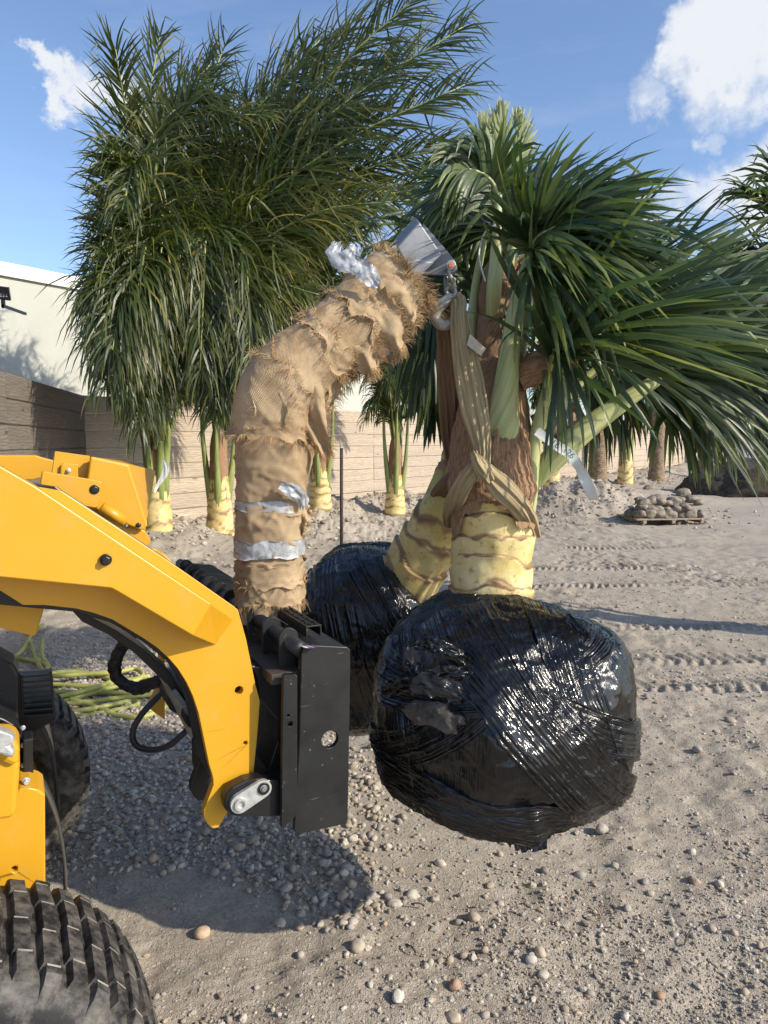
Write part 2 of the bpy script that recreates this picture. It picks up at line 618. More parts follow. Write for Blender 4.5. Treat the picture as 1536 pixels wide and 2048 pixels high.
def m_black_steel():
    m, N = material('black_painted_steel')
    c = N.mix(N.ramp(N.noise(N.obj, 5, 6, 0.7), [(0.4, 0.0), (0.75, 0.6)]), (0.007, 0.008, 0.009), (0.020, 0.021, 0.021))
    spots = N.ramp(N.noise(N.obj, 90, 3, 0.6), [(0.68, 0.0), (0.74, 0.55)])
    c = N.mix(spots, c, (0.25, 0.23, 0.2))
    scr = N.ramp(N.noise(N.mapping(N.obj, (9, 9, 130), (0.5, 0.7, 0.3)), 1.0, 2, 0.5, 0.4), [(0.72, 0.0), (0.76, 0.5)])
    c = N.mix(scr, c, (0.22, 0.2, 0.18))
    N.set(N.b, 'Base Color', c)
    N.set(N.b, 'Roughness', N.ramp(N.noise(N.obj, 12, 5), [(0.3, 0.38), (0.75, 0.65)]))
    N.set(N.b, 'Normal', N.bump(N.noise(N.obj, 45, 5), 0.12, 0.004))
    return m


def m_rubber():
    m, N = material('dusty_tyre_rubber')
    d = N.ramp(N.noise(N.pos, 22, 6, 0.7), [(0.42, 0.0), (0.66, 0.85)])
    c = N.mix(d, (0.014, 0.014, 0.015), (0.17, 0.155, 0.135))
    N.set(N.b, 'Base Color', c)
    N.set(N.b, 'Roughness', 0.62)
    N.set(N.b, 'Normal', N.bump(N.noise(N.pos, 60, 5), 0.25, 0.004))
    return m


def m_stucco():
    m, N = material('painted_stucco')
    c = N.mix(N.ramp(N.noise(N.pos, 0.5, 5, 0.6), [(0.3, 0.0), (0.7, 1.0)]), (0.46, 0.47, 0.42), (0.54, 0.55, 0.50))
    c = N.mix(N.ramp(N.noise(N.mapping(N.pos, (1.6, 1.6, 0.25)), 1.5, 5, 0.65), [(0.55, 0.0), (0.8, 0.35)]), c, (0.36, 0.35, 0.28))
    N.set(N.b, 'Base Color', c)
    N.set(N.b, 'Roughness', 0.9)
    N.set(N.b, 'Normal', N.bump(N.noise(N.pos, 18, 6), 0.3, 0.01))
    return m


def m_steel():
    m, N = material('galvanised_steel')
    c = N.mix(N.ramp(N.noise(N.obj, 12, 6, 0.65), [(0.35, 0.0), (0.7, 1.0)]), (0.17, 0.18, 0.19), (0.27, 0.28, 0.29))
    scr = N.ramp(N.noise(N.mapping(N.obj, (15, 15, 160), (0.3, 0.6, 0.3)), 1.0, 2), [(0.66, 0.0), (0.72, 0.6)])
    c = N.mix(scr, c, (0.7, 0.7, 0.68))
    N.set(N.b, 'Base Color', c)
    N.set(N.b, 'Metallic', 0.35)
    N.set(N.b, 'Roughness', 0.5)
    N.set(N.b, 'Normal', N.bump(N.noise(N.obj, 60, 5), 0.15, 0.003))
    return m


def m_cloth_strap(name, col, rib):
    m, N = material(name)
    sep = N.n('ShaderNodeSeparateXYZ', ins={0: N.uv})
    st = N.noise(N.mapping(N.uv, (150, 6, 1)), 1.0, 3, 0.6)
    c = N.mix(N.ramp(st, [(0.3, 0.0), (0.7, 1.0)]), rib, col)
    c = N.mix(N.ramp(N.noise(N.pos, 18, 5), [(0.5, 0.0), (0.75, 0.4)]), c, (0.22, 0.15, 0.085))
    N.set(N.b, 'Base Color', c)
    N.set(N.b, 'Roughness', 0.9)
    w = N.math('SINE', N.math('MULTIPLY', sep.outputs[1], 2 * math.pi / 0.0035))
    N.set(N.b, 'Normal', N.bump(N.math('ADD', st, N.math('MULTIPLY', w, 0.15)), 0.5, 0.004))
    return m


M = {}
M['ground'] = m_ground()
M['stone'] = m_stone()
M['wood'] = m_wood()
M['wood_shaded'] = m_wood('shade_toned_fence_wood', 0.34)  # shade on the left side fence is put into this darker board colour
M['leaf'] = m_leaf('coconut_leaf', (0.015, 0.032, 0.011), (0.042, 0.064, 0.017), (0.120, 0.140, 0.034), (0.36, 0.27, 0.04))
M['leafw'] = m_leaf('broad_leaflet', (0.013, 0.036, 0.021), (0.040, 0.078, 0.034), (0.14, 0.185, 0.075), (0.27, 0.30, 0.04), 0.92)
M['petiole'] = m_petiole('green_petiole', (0.33, 0.40, 0.13), (0.60, 0.60, 0.34), (0.36, 0.26, 0.13), amt=0.6)
M['petiole_d'] = m_petiole('olive_petiole', (0.15, 0.20, 0.05), (0.32, 0.36, 0.13))
M['yellow_stem'] = m_trunk_yellow()
M['fiber'] = m_fiber()
M['burlap'] = m_burlap()
M['strand'] = simple('jute_strand', (0.50, 0.34, 0.18), 0.9, namp=0.35, nscale=30)
M['film'] = m_plastic()
M['yellow'] = m_paint('loader_yellow_paint', (0.63, 0.325, 0.016))
M['bsteel'] = m_black_steel()
M['rubber'] = m_rubber()
M['dark'] = simple('black_enamel', (0.012, 0.012, 0.013), 0.35, namp=0.3)
M['hose_black'] = simple('black_rubber_hose', (0.022, 0.024, 0.026), 0.42, bump=0.2, bscale=200)
M['sleeve'] = simple('black_nylon_sleeve', (0.010, 0.010, 0.012), 0.55, bump=0.9, bscale=40)
M['hose'] = simple('olive_garden_hose', (0.34, 0.35, 0.10), 0.5, namp=0.35, nscale=5)
M['stucco'] = m_stucco()
M['coping'] = simple('white_coping', (0.80, 0.80, 0.77), 0.6, nscale=3, namp=0.04)
M['steel'] = m_steel()
M['zinc'] = simple('zinc_plate', (0.52, 0.53, 0.52), 0.42, 0.5, nscale=60, namp=0.2, bump=0.15, bscale=120)
M['castgrey'] = simple('forged_hook_grey', (0.33, 0.32, 0.30), 0.5, 0.4, nscale=60, namp=0.2, bump=0.2, bscale=150)
M['red'] = simple('red_pin_paint', (0.60, 0.13, 0.06), 0.5)
M['tape'] = simple('silver_tape', (0.40, 0.42, 0.44), 0.42, 0.15, nscale=40, namp=0.25, bump=0.45, bscale=45)
M['strap'] = m_cloth_strap('tan_sling_cloth', (0.46, 0.38, 0.22), (0.25, 0.19, 0.10))
M['strapd'] = m_cloth_strap('brown_sling_cloth', (0.30, 0.20, 0.13), (0.15, 0.095, 0.06))
M['white'] = simple('white_plastic_tape', (0.72, 0.76, 0.76), 0.45, nscale=30, namp=0.08)
M['green_ink'] = simple('green_ink', (0.04, 0.16, 0.08), 0.6)
M['rope'] = simple('white_cord', (0.70, 0.70, 0.68), 0.8, nscale=200, namp=0.15)
M['paper'] = simple('weathered_card_tag', (0.55, 0.48, 0.36), 0.8, nscale=50)
M['soil'] = simple('dark_mulch', (0.055, 0.043, 0.033), 0.95, nscale=9, namp=0.6, bump=1.0, bscale=22)
M['rootsoil'] = simple('root_ball_cloth', (0.12, 0.10, 0.082), 0.95, nscale=20, namp=0.5, bump=1.0, bscale=40)
M['rock'] = simple('weathered_rock', (0.20, 0.17, 0.135), 0.9, nscale=7, namp=0.6, bump=1.0, bscale=18)
M['pallet'] = simple('grey_pallet_wood', (0.33, 0.26, 0.19), 0.85, nscale=12, namp=0.35, bump=0.3)
M['concrete'] = simple('whitewashed_concrete', (0.66, 0.66, 0.63), 0.85, nscale=1.5, namp=0.1, bump=0.2, bscale=10)
M['date_trunk'] = simple('date_palm_bark', (0.24, 0.175, 0.115), 0.9, nscale=9, namp=0.45, bump=0.8, bscale=25)
M['pipe'] = simple('rusty_dark_pipe', (0.045, 0.035, 0.03), 0.7, nscale=20, namp=0.4)
M['led'] = simple('lamp_lens_white', (0.85, 0.86, 0.88), 0.3)
M['decal_w'] = simple('white_vinyl', (0.78, 0.78, 0.76), 0.5, namp=0.05)
M['decal_r'] = simple('red_vinyl', (0.40, 0.035, 0.03), 0.5, namp=0.1)
M['decal_b'] = simple('blue_vinyl', (0.04, 0.07, 0.22), 0.5, namp=0.1)
M['mudflap'] = simple('weathered_grey_rubber', (0.06, 0.057, 0.05), 0.55, nscale=6, namp=0.45, bump=0.2)
M['tyre_dust'] = simple('dust_in_tread', (0.30, 0.27, 0.23), 0.95, nscale=40, namp=0.4)
M['leaf_pale'] = m_leaf('pale_young_leaf', (0.22, 0.26, 0.14), (0.32, 0.36, 0.20), (0.42, 0.45, 0.28), (0.5, 0.5, 0.3))
# ------------------------------------------------------------ ground
FE_A = np.array([-4.49, 10.92])            # inside corner of the two fences
FE_D = np.array([0.579, 0.815])            # direction of the back fence
FE_N = np.array([0.815, -0.579])           # its yard side
LF_D = np.array([-0.19, 0.982])            # side fence (left) runs towards the corner
TREADS = [((0.6, 4.25), (1.0, 0.10), 0.30), ((1.0, 4.95), (1.0, -0.04), 0.28), ((1.2, 5.7), (1.0, 0.06), 0.30), ((0.6, 7.3), (1.0, 0.12), 0.36),
          ((2.0, 3.6), (1.0, 0.22), 0.28), ((0.9, 8.6), (1.0, 0.05), 0.4), ((1.0, 10.2), (1.0, 0.1), 0.45)]


def ground_h(x, y, detail=True):
    x = np.asarray(x, float); y = np.asarray(y, float)
    d = (x - FE_A[0]) * FE_N[0] + (y - FE_A[1]) * FE_N[1]
    a = (x - FE_A[0]) * FE_D[0] + (y - FE_A[1]) * FE_D[1]
    bank = np.where(d > -0.3, np.exp(-((d - 1.1) / 1.3) ** 2), np.exp(-((-0.3 - 1.1) / 1.3) ** 2))
    far = sstep(-3, 0, a)
    lump = 0.5 + 0.5 * fbm(x * 0.9, y * 0.9, oct=3, seed=5)
    h = bank * far * (0.10 + 0.30 * np.clip(lump, 0, 1.2))
    h = h + 0.7 * np.exp(-(((x - 4.3) / 1.3) ** 2 + ((y - 15.3) / 1.0) ** 2))     # spoil heap in front of the pallet
    h = h + 0.30 * np.exp(-(((x - 6.6) / 1.5) ** 2 + ((y - 18.5) / 0.9) ** 2))
    rough = sstep(9, 12, y) * np.exp(-(np.clip(d, 0, 99) / 4.5) ** 2)
    rough = np.maximum(rough, 1.1 * np.exp(-(((x - 4.3) / 1.8) ** 2 + ((y - 15.3) / 1.5) ** 2)))
    h = h + rough * (0.10 * fbm(x * 2.6, y * 2.6, oct=5, seed=9, gain=0.6) + 0.03 * np.abs(fbm(x * 9, y * 9, oct=2, seed=19)))
    h = h + 0.018 * fbm(x * 0.8, y * 0.8, oct=2, seed=2)
    if detail:
        near = 1 - sstep(9, 16, y)
        loose = 0.35 + 0.65 * sstep(-0.2, 0.5, fbm(x * 1.1 + 3, y * 1.1, oct=2, seed=21) + 0.2)
        h = h + near * loose * (0.013 + 0.012 * sstep(4, 9, y)) * fbm(x * 9, y * 9, oct=4, seed=3)
        h = h + near * loose * 0.007 * np.abs(vnoise(x * 55, y * 55, seed=8))
        for (p, dr, w) in TREADS:
            dr = np.array(dr) / np.hypot(*dr)
            la = (x - p[0]) * dr[0] + (y - p[1]) * dr[1] + 0.03 * vnoise(x * 1.3, y * 1.3, seed=33)
            lb = -(x - p[0]) * dr[1] + (y - p[1]) * dr[0] + 0.05 * vnoise(x * 0.9, y * 0.9, seed=31)
            m = sstep(w / 2, w / 2 - 0.05, np.abs(lb)) * sstep(0.0, 0.5, la)
            m = m * sstep(-0.45, 0.25, vnoise(x * 1.7, y * 2.6, seed=35) + 0.25)
            k = np.cos(2 * np.pi * (la / 0.082 + np.abs(lb) * 5.5))
            h = h + m * ((0.013 + 0.008 * sstep(4, 8, y)) * np.clip(k, -0.5, 1) - 0.006)
            e = np.exp(-((np.abs(lb) - w / 2) / 0.03) ** 2) * sstep(0, 0.5, la)
            h = h + 0.006 * e
    # shallow hollow
    h = h - 0.015 * np.exp(-(((x - 1.75) / 1.2) ** 2 + ((y - 6.15) / 0.25) ** 2))
    return h


ys = [1.0]
while ys[-1] < 9: ys.append(ys[-1] + max(0.0075, 0.0040 * ys[-1]))
while ys[-1] < 20: ys.append(ys[-1] * 1.0055)
while ys[-1] < 50: ys.append(ys[-1] * 1.012)
while ys[-1] < 600: ys.append(ys[-1] * 1.10)
ys = np.array([-60, -20, -8, -3, -1, 0.0, 0.6] + ys)
xc = np.arange(-2.6, 4.0, 0.0155)
right = [xc[-1]]
while right[-1] < 600: right.append(right[-1] + max(0.02, 0.010 * abs(right[-1]) * (1 if right[-1] < 40 else 8)))
left = [xc[0]]
while left[-1] > -600: left.append(left[-1] - max(0.02, 0.009 * abs(left[-1]) * (1 if left[-1] > -20 else 10)))
xs = np.r_[np.array(left[1:])[::-1], xc, np.array(right[1:])]
gx, gy = np.meshgrid(xs, ys)
gz = ground_h(gx, gy)
nx, ny = len(xs), len(ys)
ii = (np.arange(ny - 1)[:, None] * nx + np.arange(nx - 1)[None, :])
gF = np.stack([ii, ii + 1, ii + nx + 1, ii + nx], -1).reshape(-1, 4)
g = mk('ground', np.stack([gx, gy, gz], -1).reshape(-1, 3), gF, M['ground'])
tag(g, kind='structure')

# ------------------------------------------------------------ loose stones
def ico(sub):
    bm = bmesh.new()
    bmesh.ops.create_icosphere(bm, subdivisions=sub, radius=1.0)
    V = np.array([v.co[:] for v in bm.verts]); F = np.array([[v.index for v in f.verts] for f in bm.faces])
    bm.free()
    return V, F


def stone_shape(sub, seed, rough=0.18):
    V, F = ico(sub)
    r = 1 + rough * fbm(V[:, 0] * 1.1 + seed * 7, V[:, 1] * 1.1, V[:, 2] * 1.1, oct=3, seed=seed)
    return V * r[:, None], F


def stone_cols(n, rng):
    base = np.array([[0.42, 0.37, 0.30], [0.50, 0.46, 0.39], [0.36, 0.30, 0.235], [0.46, 0.37, 0.27], [0.33, 0.31, 0.28], [0.56, 0.51, 0.43]])
    return base[rng.integers(0, len(base), n)] * rng.uniform(0.8, 1.12, (n, 1))


def scatter(name, X, Y, size, sub, rng, nshape=6, flat=0.62, sink=0.35, smooth=False):
    n = len(X)
    Z = ground_h(X, Y)
    shapes = [stone_shape(sub, i + sub * 10, 0.30) for i in range(nshape)]
    which = rng.integers(0, nshape, n)
    cols = stone_cols(n, rng)
    Vs, Fs, Cs, off = [], [], [], 0
    for s in range(nshape):
        idx = np.where(which == s)[0]
        if not len(idx): continue
        sv, sf = shapes[s]
        m = len(idx)
        sc = np.stack([rng.uniform(0.8, 1.25, m), rng.uniform(0.6, 0.95, m), rng.uniform(flat - 0.15, flat + 0.15, m)], 1) * size[idx, None] / 2
        a = rng.uniform(0, 2 * np.pi, m); t = rng.normal(0, 0.25, m)
        v = sv[None] * sc[:, None, :]
        y2 = v[..., 1] * np.cos(t)[:, None] - v[..., 2] * np.sin(t)[:, None]
        z2 = v[..., 1] * np.sin(t)[:, None] + v[..., 2] * np.cos(t)[:, None]
        x3 = v[..., 0] * np.cos(a)[:, None] - y2 * np.sin(a)[:, None]
        y3 = v[..., 0] * np.sin(a)[:, None] + y2 * np.cos(a)[:, None]
        v = np.stack([x3 + X[idx, None], y3 + Y[idx, None], z2 + (Z[idx] + sc[:, 2] * (1 - 2 * sink))[:, None]], -1)
        Vs.append(v.reshape(-1, 3))
        Fs.append((sf[None] + (off + np.arange(m) * len(sv))[:, None, None]).reshape(-1, 3))
        Cs.append(np.repeat(cols[idx], len(sv), 0))
        off += m * len(sv)
    return mk(name, np.concatenate(Vs), np.concatenate(Fs), M['stone'], col=np.concatenate(Cs), smooth=smooth)


def dust_zone(x, y):
    # smooth packed dust between the wheel and the pebble bed
    return sstep(0.0, 1.0, 1.3 - (((x + 0.62) / 0.62) ** 2 + ((y - 2.15) / 0.36) ** 2))


rs = np.random.default_rng(3)
n = 26000
X = rs.uniform(-2.6, 0.35, n); Y = rs.uniform(2.0, 5.6, n)
lo = 2.42 + 0.10 * vnoise(X * 2.2, X * 0 + 1.0, seed=4) - 0.25 * sstep(-0.6, -0.1, X)
dens = sstep(-0.06, 0.05, Y - lo) * (1 - sstep(-0.45, 0.1, X - 0.25 * (3.0 - Y) + 0.15 * vnoise(Y * 2, Y * 0, seed=6)))
dens = dens * (0.55 + 0.45 * sstep(-0.3, 0.2, vnoise(X * 2.5, Y * 2.5, seed=12)))
dens = dens * (1 - 0.6 * sstep(4.2, 5.4, Y))
keep = rs.uniform(0, 1, n) < dens
X, Y = X[keep], Y[keep]
sz = np.clip(rs.lognormal(math.log(0.0175), 0.42, len(X)), 0.008, 0.042)
tag(scatter('gravel_bed', X, Y, sz, 2, rs, sink=0.28, smooth=True), 'rounded grey river gravel spread beside the loader wheel', 'gravel', kind='stuff')

n = 60000
r_ = rs.uniform(0, 1, n)
Y = 1.7 * (9.0 / 1.7) ** (r_ ** 1.15)
X = rs.uniform(-0.75, 0.62, n) * Y + 0.1
dens = (0.25 + 0.75 * sstep(-0.25, 0.3, vnoise(X * 2.0, Y * 2.0, seed=14) + 0.5 * vnoise(X * 7, Y * 7, seed=15))) * (1 - 0.94 * dust_zone(X, Y))
keep = rs.uniform(0, 1, n) < dens
X, Y = X[keep], Y[keep]
sz = np.clip(rs.lognormal(math.log(0.0066), 0.55, len(X)), 0.003, 0.026) * (0.75 + 0.12 * Y)
tag(scatter('gravel_crumbs', X, Y, sz, 1, rs, sink=0.25), 'fine crushed stone crumbs scattered over the sandy yard', 'gravel', kind='stuff')

n = 1000
Y = 1.75 * (7.0 / 1.75) ** rs.uniform(0, 1, n); X = rs.uniform(-0.35, 0.62, n) * Y
dens = (0.15 + 0.85 * sstep(0.0, 0.4, vnoise(X * 1.6, Y * 1.6, seed=24))) * (1 - dust_zone(X, Y))
keep = rs.uniform(0, 1, n) < dens
X, Y = X[keep], Y[keep]
sz = np.clip(rs.lognormal(math.log(0.017), 0.35, len(X)), 0.01, 0.034)
tag(scatter('scattered_pebbles', X, Y, sz, 2, rs, sink=0.25), 'pale pebbles scattered over the sandy yard', 'pebbles', kind='stuff')

# rubble thrown up along the fence bank
n = 9000
ra = rs.uniform(-1.5, 26, n); rd = np.abs(rs.normal(0, 1.5, n)) + 0.35
X = FE_A[0] + FE_D[0] * ra + FE_N[0] * rd; Y = FE_A[1] + FE_D[1] * ra + FE_N[1] * rd
X[:1400] = 4.2 + rs.normal(0, 1.3, 1400); Y[:1400] = 15.0 + rs.normal(0, 1.1, 1400)
sz = np.clip(rs.lognormal(math.log(0.038), 0.55, n), 0.015, 0.16)
tag(scatter('bank_rubble', X, Y, sz, 1, rs, sink=0.2), 'pale broken rubble and clods on the bank along the fence', 'rubble', kind='stuff')

# individually visible stones
STONES = [(405, 1865, 36, 'smooth tan oval pebble lying just outside the loader shadow', (0.55, 0.40, 0.27)),
          (948, 1833, 30, 'round grey brown pebble on the sand below the black root ball', (0.42, 0.36, 0.28)),
          (1080, 1915, 30, 'round beige pebble right of a jagged white stone near the bottom', (0.56, 0.46, 0.33)),
          (910, 1975, 30, 'reddish brown stone near the bottom edge of the photo', (0.42, 0.27, 0.18)),
          (715, 1898, 36, 'long pale leaning stone left of the centre foreground', (0.46, 0.40, 0.31)),
          (1204, 1653, 28, 'grey rounded stone lying right of the wrapped root ball', (0.45, 0.41, 0.35)),
          (706, 1672, 26, 'pale square stone just right of the black end plate', (0.55, 0.5, 0.42)),
          (1062, 1925, 26, 'jagged white stone touching the round beige pebble', (0.60, 0.57, 0.5)),
          (1320, 1988, 22, 'small broken orange brown stone in the right foreground', (0.45, 0.26, 0.15)),
          (795, 2003, 34, 'broken chalky white stone in two lumps near the bottom', (0.6, 0.57, 0.5)),
          (742, 1788, 26, 'dark grey stone at the right tip of the shadow', (0.36, 0.33, 0.29)),
          (790, 1800, 30, 'rough pale stone beside the tip of the shadow', (0.52, 0.47, 0.4)),
          (1388, 1750, 26, 'flat reddish stone half buried on the right', (0.40, 0.30, 0.22)),
          (1250, 2025, 26, 'whitish lump of stone in the lower right corner area', (0.58, 0.54, 0.47)),
          (908, 2035, 34, 'buff stone cut by the bottom edge of the photo', (0.5, 0.42, 0.32)),
          (1086, 1952, 26, 'light triangular stone below the round beige pebble', (0.56, 0.50, 0.41))]
extra = [(1140, 1632), (1290, 1752), (1440, 1755), (1468, 1860), (1424, 1848), (1350, 1862), (1200, 1876), (1255, 1812), (1300, 1775), (1090, 1735),
         (660, 1740), (690, 1702), (640, 1700), (880, 1720), (1000, 1700), (870, 1790), (600, 1850), (560, 1845), (690, 1838), (655, 1860), (706, 1845),
         (1000, 1800), (930, 1905), (900, 1915), (860, 1925), (970, 1900), (1520, 1887), (1160, 1740), (1230, 1720), (1395, 1500), (1460, 1440), (1385, 1690),
         (600, 1905), (780, 1960), (740, 1980), (860, 2010), (970, 2030), (1130, 2020), (1490, 1975), (1540, 1955), (980, 1760), (1180, 1980)]
used_stones = []
for i, (px, py, w, lab, colr) in enumerate(STONES + [(a, b, random.uniform(17, 27), None, None) for a, b in extra]):
    Yd = 1.0
    for _ in range(6):
        p = P(px, py, Yd); q = P(px, py, Yd + 0.01)
        Yd += 0.01 * (0.012 - p[2]) / (q[2] - p[2])
    p = P(px, py, Yd)
    s = w / 1450 * Yd
    V, F = stone_shape(3 if i < 16 else 2, 40 + i, 0.10 if lab and ('round' in lab or 'smooth' in lab) else 0.26)
    rs2 = np.random.default_rng(100 + i)
    sc = np.array([1.0, rs2.uniform(0.7, 0.9), rs2.uniform(0.55, 0.75)]) * s / 2
    a = rs2.uniform(0, 6.28)
    if i == 0: a = 0.5
    R = np.array([[math.cos(a), -math.sin(a), 0], [math.sin(a), math.cos(a), 0], [0, 0, 1]])
    V = (V * sc) @ R.T
    base = np.array([p[0], p[1], float(ground_h(p[0], p[1]))])
    V = V + base + [0, 0, sc[2] * 0.55]
    c = np.array(colr) if colr is not None else stone_cols(1, rs2)[0]
    o = mk('stone', V, F, M['stone'], col=np.repeat(c[None], len(V), 0), top_origin=base)
    if lab is None:
        hue = 'greyish' if c[2] > 0.8 * c[0] else ('tan' if c[0] < 0.44 else 'pale')
        if py < 1600: where = 'on the open sand right of the root ball'
        elif px < 760 and py < 1780: where = 'on the sand just below the black end plate'
        elif px < 760: where = 'just below the edge of the ground shadow'
        elif px > 1150 and py < 1800: where = 'on the sand right of and below the root ball'
        elif px > 1100: where = 'in the lower right foreground'
        elif py > 1880: where = 'in the bottom centre foreground'
        else: where = 'on the sand directly below the root ball'
        lab = 'small ' + hue + ' stone lying ' + where
    tag(o, lab, 'stone', 'loose stones on the sandy yard')

# twigs
for i, (x0, y0, x1, y1, lab) in enumerate([(1368, 1890, 1382, 1858, 'thin dark twig standing among stones on the right'), (822, 1808, 850, 1811, 'short brown twig on the sand below the root ball'),
                                      (812, 1888, 832, 1905, 'pale flat twig beside the leaning stone')]):
    def gp(px, py):
        Yd = 2.0
        for _ in range(6):
            p = P(px, py, Yd); q = P(px, py, Yd + 0.01)
            Yd += 0.01 * (0.012 - p[2]) / (q[2] - p[2])
        return P(px, py, Yd)
    a, b = gp(x0, y0), gp(x1, y1)
    pts = np.array([a, (a + b) / 2 + [0, 0, 0.006], b])
    V, F, uv = tube(resample(pts, 8), [0.0025] * 8, 6)
    tag(mk('twig', V, F, M['pipe'], uv=uv, top_origin=a), lab, 'twig')

# ------------------------------------------------------------ fences, board by board
BOARD = {}
SGN = 1


def board_mesh(L, H, T, k, mt='wood'):
    key = (round(L, 3), k, mt)
    if key in BOARD: return BOARD[key]
    c = 0.016                                  # chamfered edges: the joints are recessed grooves
    prof = [(-T / 2, -H / 2 + c), (-T / 2 + c, -H / 2), (T / 2, -H / 2), (T / 2, H / 2), (-T / 2 + c, H / 2), (-T / 2, H / 2 - c)]
    V = np.array([(sx * (L / 2 - (0.006 if y == -T / 2 else 0)), y * SGN, z) for sx in (-1, 1) for y, z in prof])
    F = [[i, (i + 1) % 6, (i + 1) % 6 + 6, i + 6] for i in range(6)] + [list(range(6))[::-1], [i + 6 for i in range(6)]]
    me = mesh_data('board', V, F, smooth=False)
    me.materials.append(M[mt])
    BOARD[key] = me
    return me


def fence(name, label, start, d, n_bay, bay, rows=8, bh=0.262, top=2.20, zbase=0.0, mt='wood'):
    """boards run along d from start"""
    d = np.array([*d, 0.0]); nn = np.array([d[1], -d[0], 0.0])
    f = thing(name, label, 'fence', (start[0], start[1], 0), None)
    rr = random.Random(name)
    rz = math.atan2(d[1], d[0])
    for b in range(n_bay):
        for r in range(rows):
            z = top - bh * (r + 0.5)
            c = np.array([start[0], start[1], 0]) + d * bay * (b + 0.5) + nn * (rr.uniform(-0.004, 0.006))
            o = bpy.data.objects.new('board', board_mesh(bay - 0.006, bh - 0.001, 0.038, (b * 3 + r) % 4, mt))
            COL.objects.link(o)
            o.parent = f
            o.location = Vector((c[0] - start[0], c[1] - start[1], z + rr.uniform(-0.003, 0.003)))
            o.rotation_euler = (0, rr.uniform(-0.0016, 0.0016), rz)
    for b in range(n_bay + 1):
        c = np.array([start[0], start[1], 0]) + d * bay * b - nn * 0.075
        V, F = box((*c[:2], top / 2 - 0.08), d * 0.045, nn * 0.045, (0, 0, top / 2 - 0.02))
        mk('post', V, F, M[mt], f, smooth=False)
    return f


fence('wooden_fence', 'long weathered horizontal board fence behind the palms running away to the right', FE_A, FE_D, 11, 3.66)
s0 = FE_A - LF_D * 3.66 * 3 + np.array([0.0, 0.0])
fence('wooden_fence', 'shaded board fence section closing the yard at the far left', s0, LF_D, 3, 3.655, mt='wood_shaded')

# ------------------------------------------------------------ building behind the fence
bd = thing('building', 'long pale stucco building with white coping behind the fence', 'building', (-8, 12, 0))
B0 = FE_A - FE_N * 2.2
def bw(a, z, n=0.0):
    p = B0 + FE_D * a - FE_N * n
    return np.array([p[0], p[1], z])
TOP = 4.22
a0, a1 = -12.0, 13.0
V, F = prism([bw(a0, -0.2), bw(a1, -0.2), bw(a1, TOP), bw(a0, TOP)], -np.array([*FE_N, 0]) * 9)
fixn(mk('wall', V, F, M['stucco'], bd, smooth=False))
V, F = prism([bw(a0 - 0.1, TOP + 0.002, -0.06), bw(a1 + 0.1, TOP + 0.002, -0.06), bw(a1 + 0.1, TOP + 0.22, -0.06), bw(a0 - 0.1, TOP + 0.22, -0.06)], -np.array([*FE_N, 0]) * 9.1)
fixn(mk('coping', V, F, M['coping'], bd, smooth=False))

# flood light on a bracket at the left edge
fl = thing('flood_light', 'small black LED flood light on the pale wall at the left edge', 'flood light', P(5, 590, 10.2))
c = P(4, 586, 10.2)
u = np.array([0.6, 0.8, 0]) * 1.0
V, F = box(c, np.array([0.10, 0.02, -0.01]), np.array([-0.01, 0.035, 0.01]), np.array([0.0, -0.02, 0.085]))
mk('housing', V, F, M['dark'], fl, smooth=False, bevel=0.008)
for i in range(5):
    for j in range(4):
        q = c + np.array([-0.07 + i * 0.035, -0.043, -0.05 + j * 0.033]) + np.array([0, 0.007 * i, 0])
        V, F = cyl(q, (0.1, -1, 0), 0.012, 0.006, 10)
        mk('lens', V, F, M['led'], fl)
V, F = join([box(c + [0, 0.02, -0.14], (0.02, 0, 0), (0, 0.02, 0), (0, 0, 0.06)), box(c + [0, 0.32, -0.17], (0.018, 0, 0), (0, 0.32, 0), (0, 0, 0.018))])
mk('bracket', V, F, M['dark'], fl, smooth=False)

# whitewashed concrete block wall at far right
cw = thing('block_wall', 'white concrete block wall in two courses at the far right', 'wall', (17, 42, 0))
st = P(1424, 900, 41.0)
dd = np.array([0.93, -0.37, 0.0]); nn = np.array([-0.37, -0.93, 0])
for r in range(2):
    for b in range(7):
        cpt = np.array([st[0], st[1], 0.0]) + dd * (0.9 + b * 1.82 + (0.0 if r == 0 else -0.5)) + np.array([0, 0, 0.48 + r * 0.97])
        V, F = box(cpt, dd * 0.895, nn * 0.45, (0, 0, 0.472))
        mk('block', V, F, M['concrete'], cw, smooth=False, bevel=0.03)

# mulch heap
rr = np.random.default_rng(8)
V, F = ico(5)
V = V * np.array([2.7, 1.9, 1.12])
r = 1 + 0.12 * fbm(V[:, 0] * 0.8, V[:, 1] * 0.8, V[:, 2] * 0.8, oct=5, seed=50, gain=0.65) + 0.05 * np.abs(fbm(V[:, 0] * 5, V[:, 1] * 5, V[:, 2] * 5, oct=3, seed=51))
V = V * r[:, None]
cc = P(1556, 975, 21.5); cc[2] = -0.05
o = mk('mulch_heap', V + cc, F, M['soil'], top_origin=cc)
tag(o, 'dark brown heap of mulch and soil at the right edge of the yard', 'mulch heap')

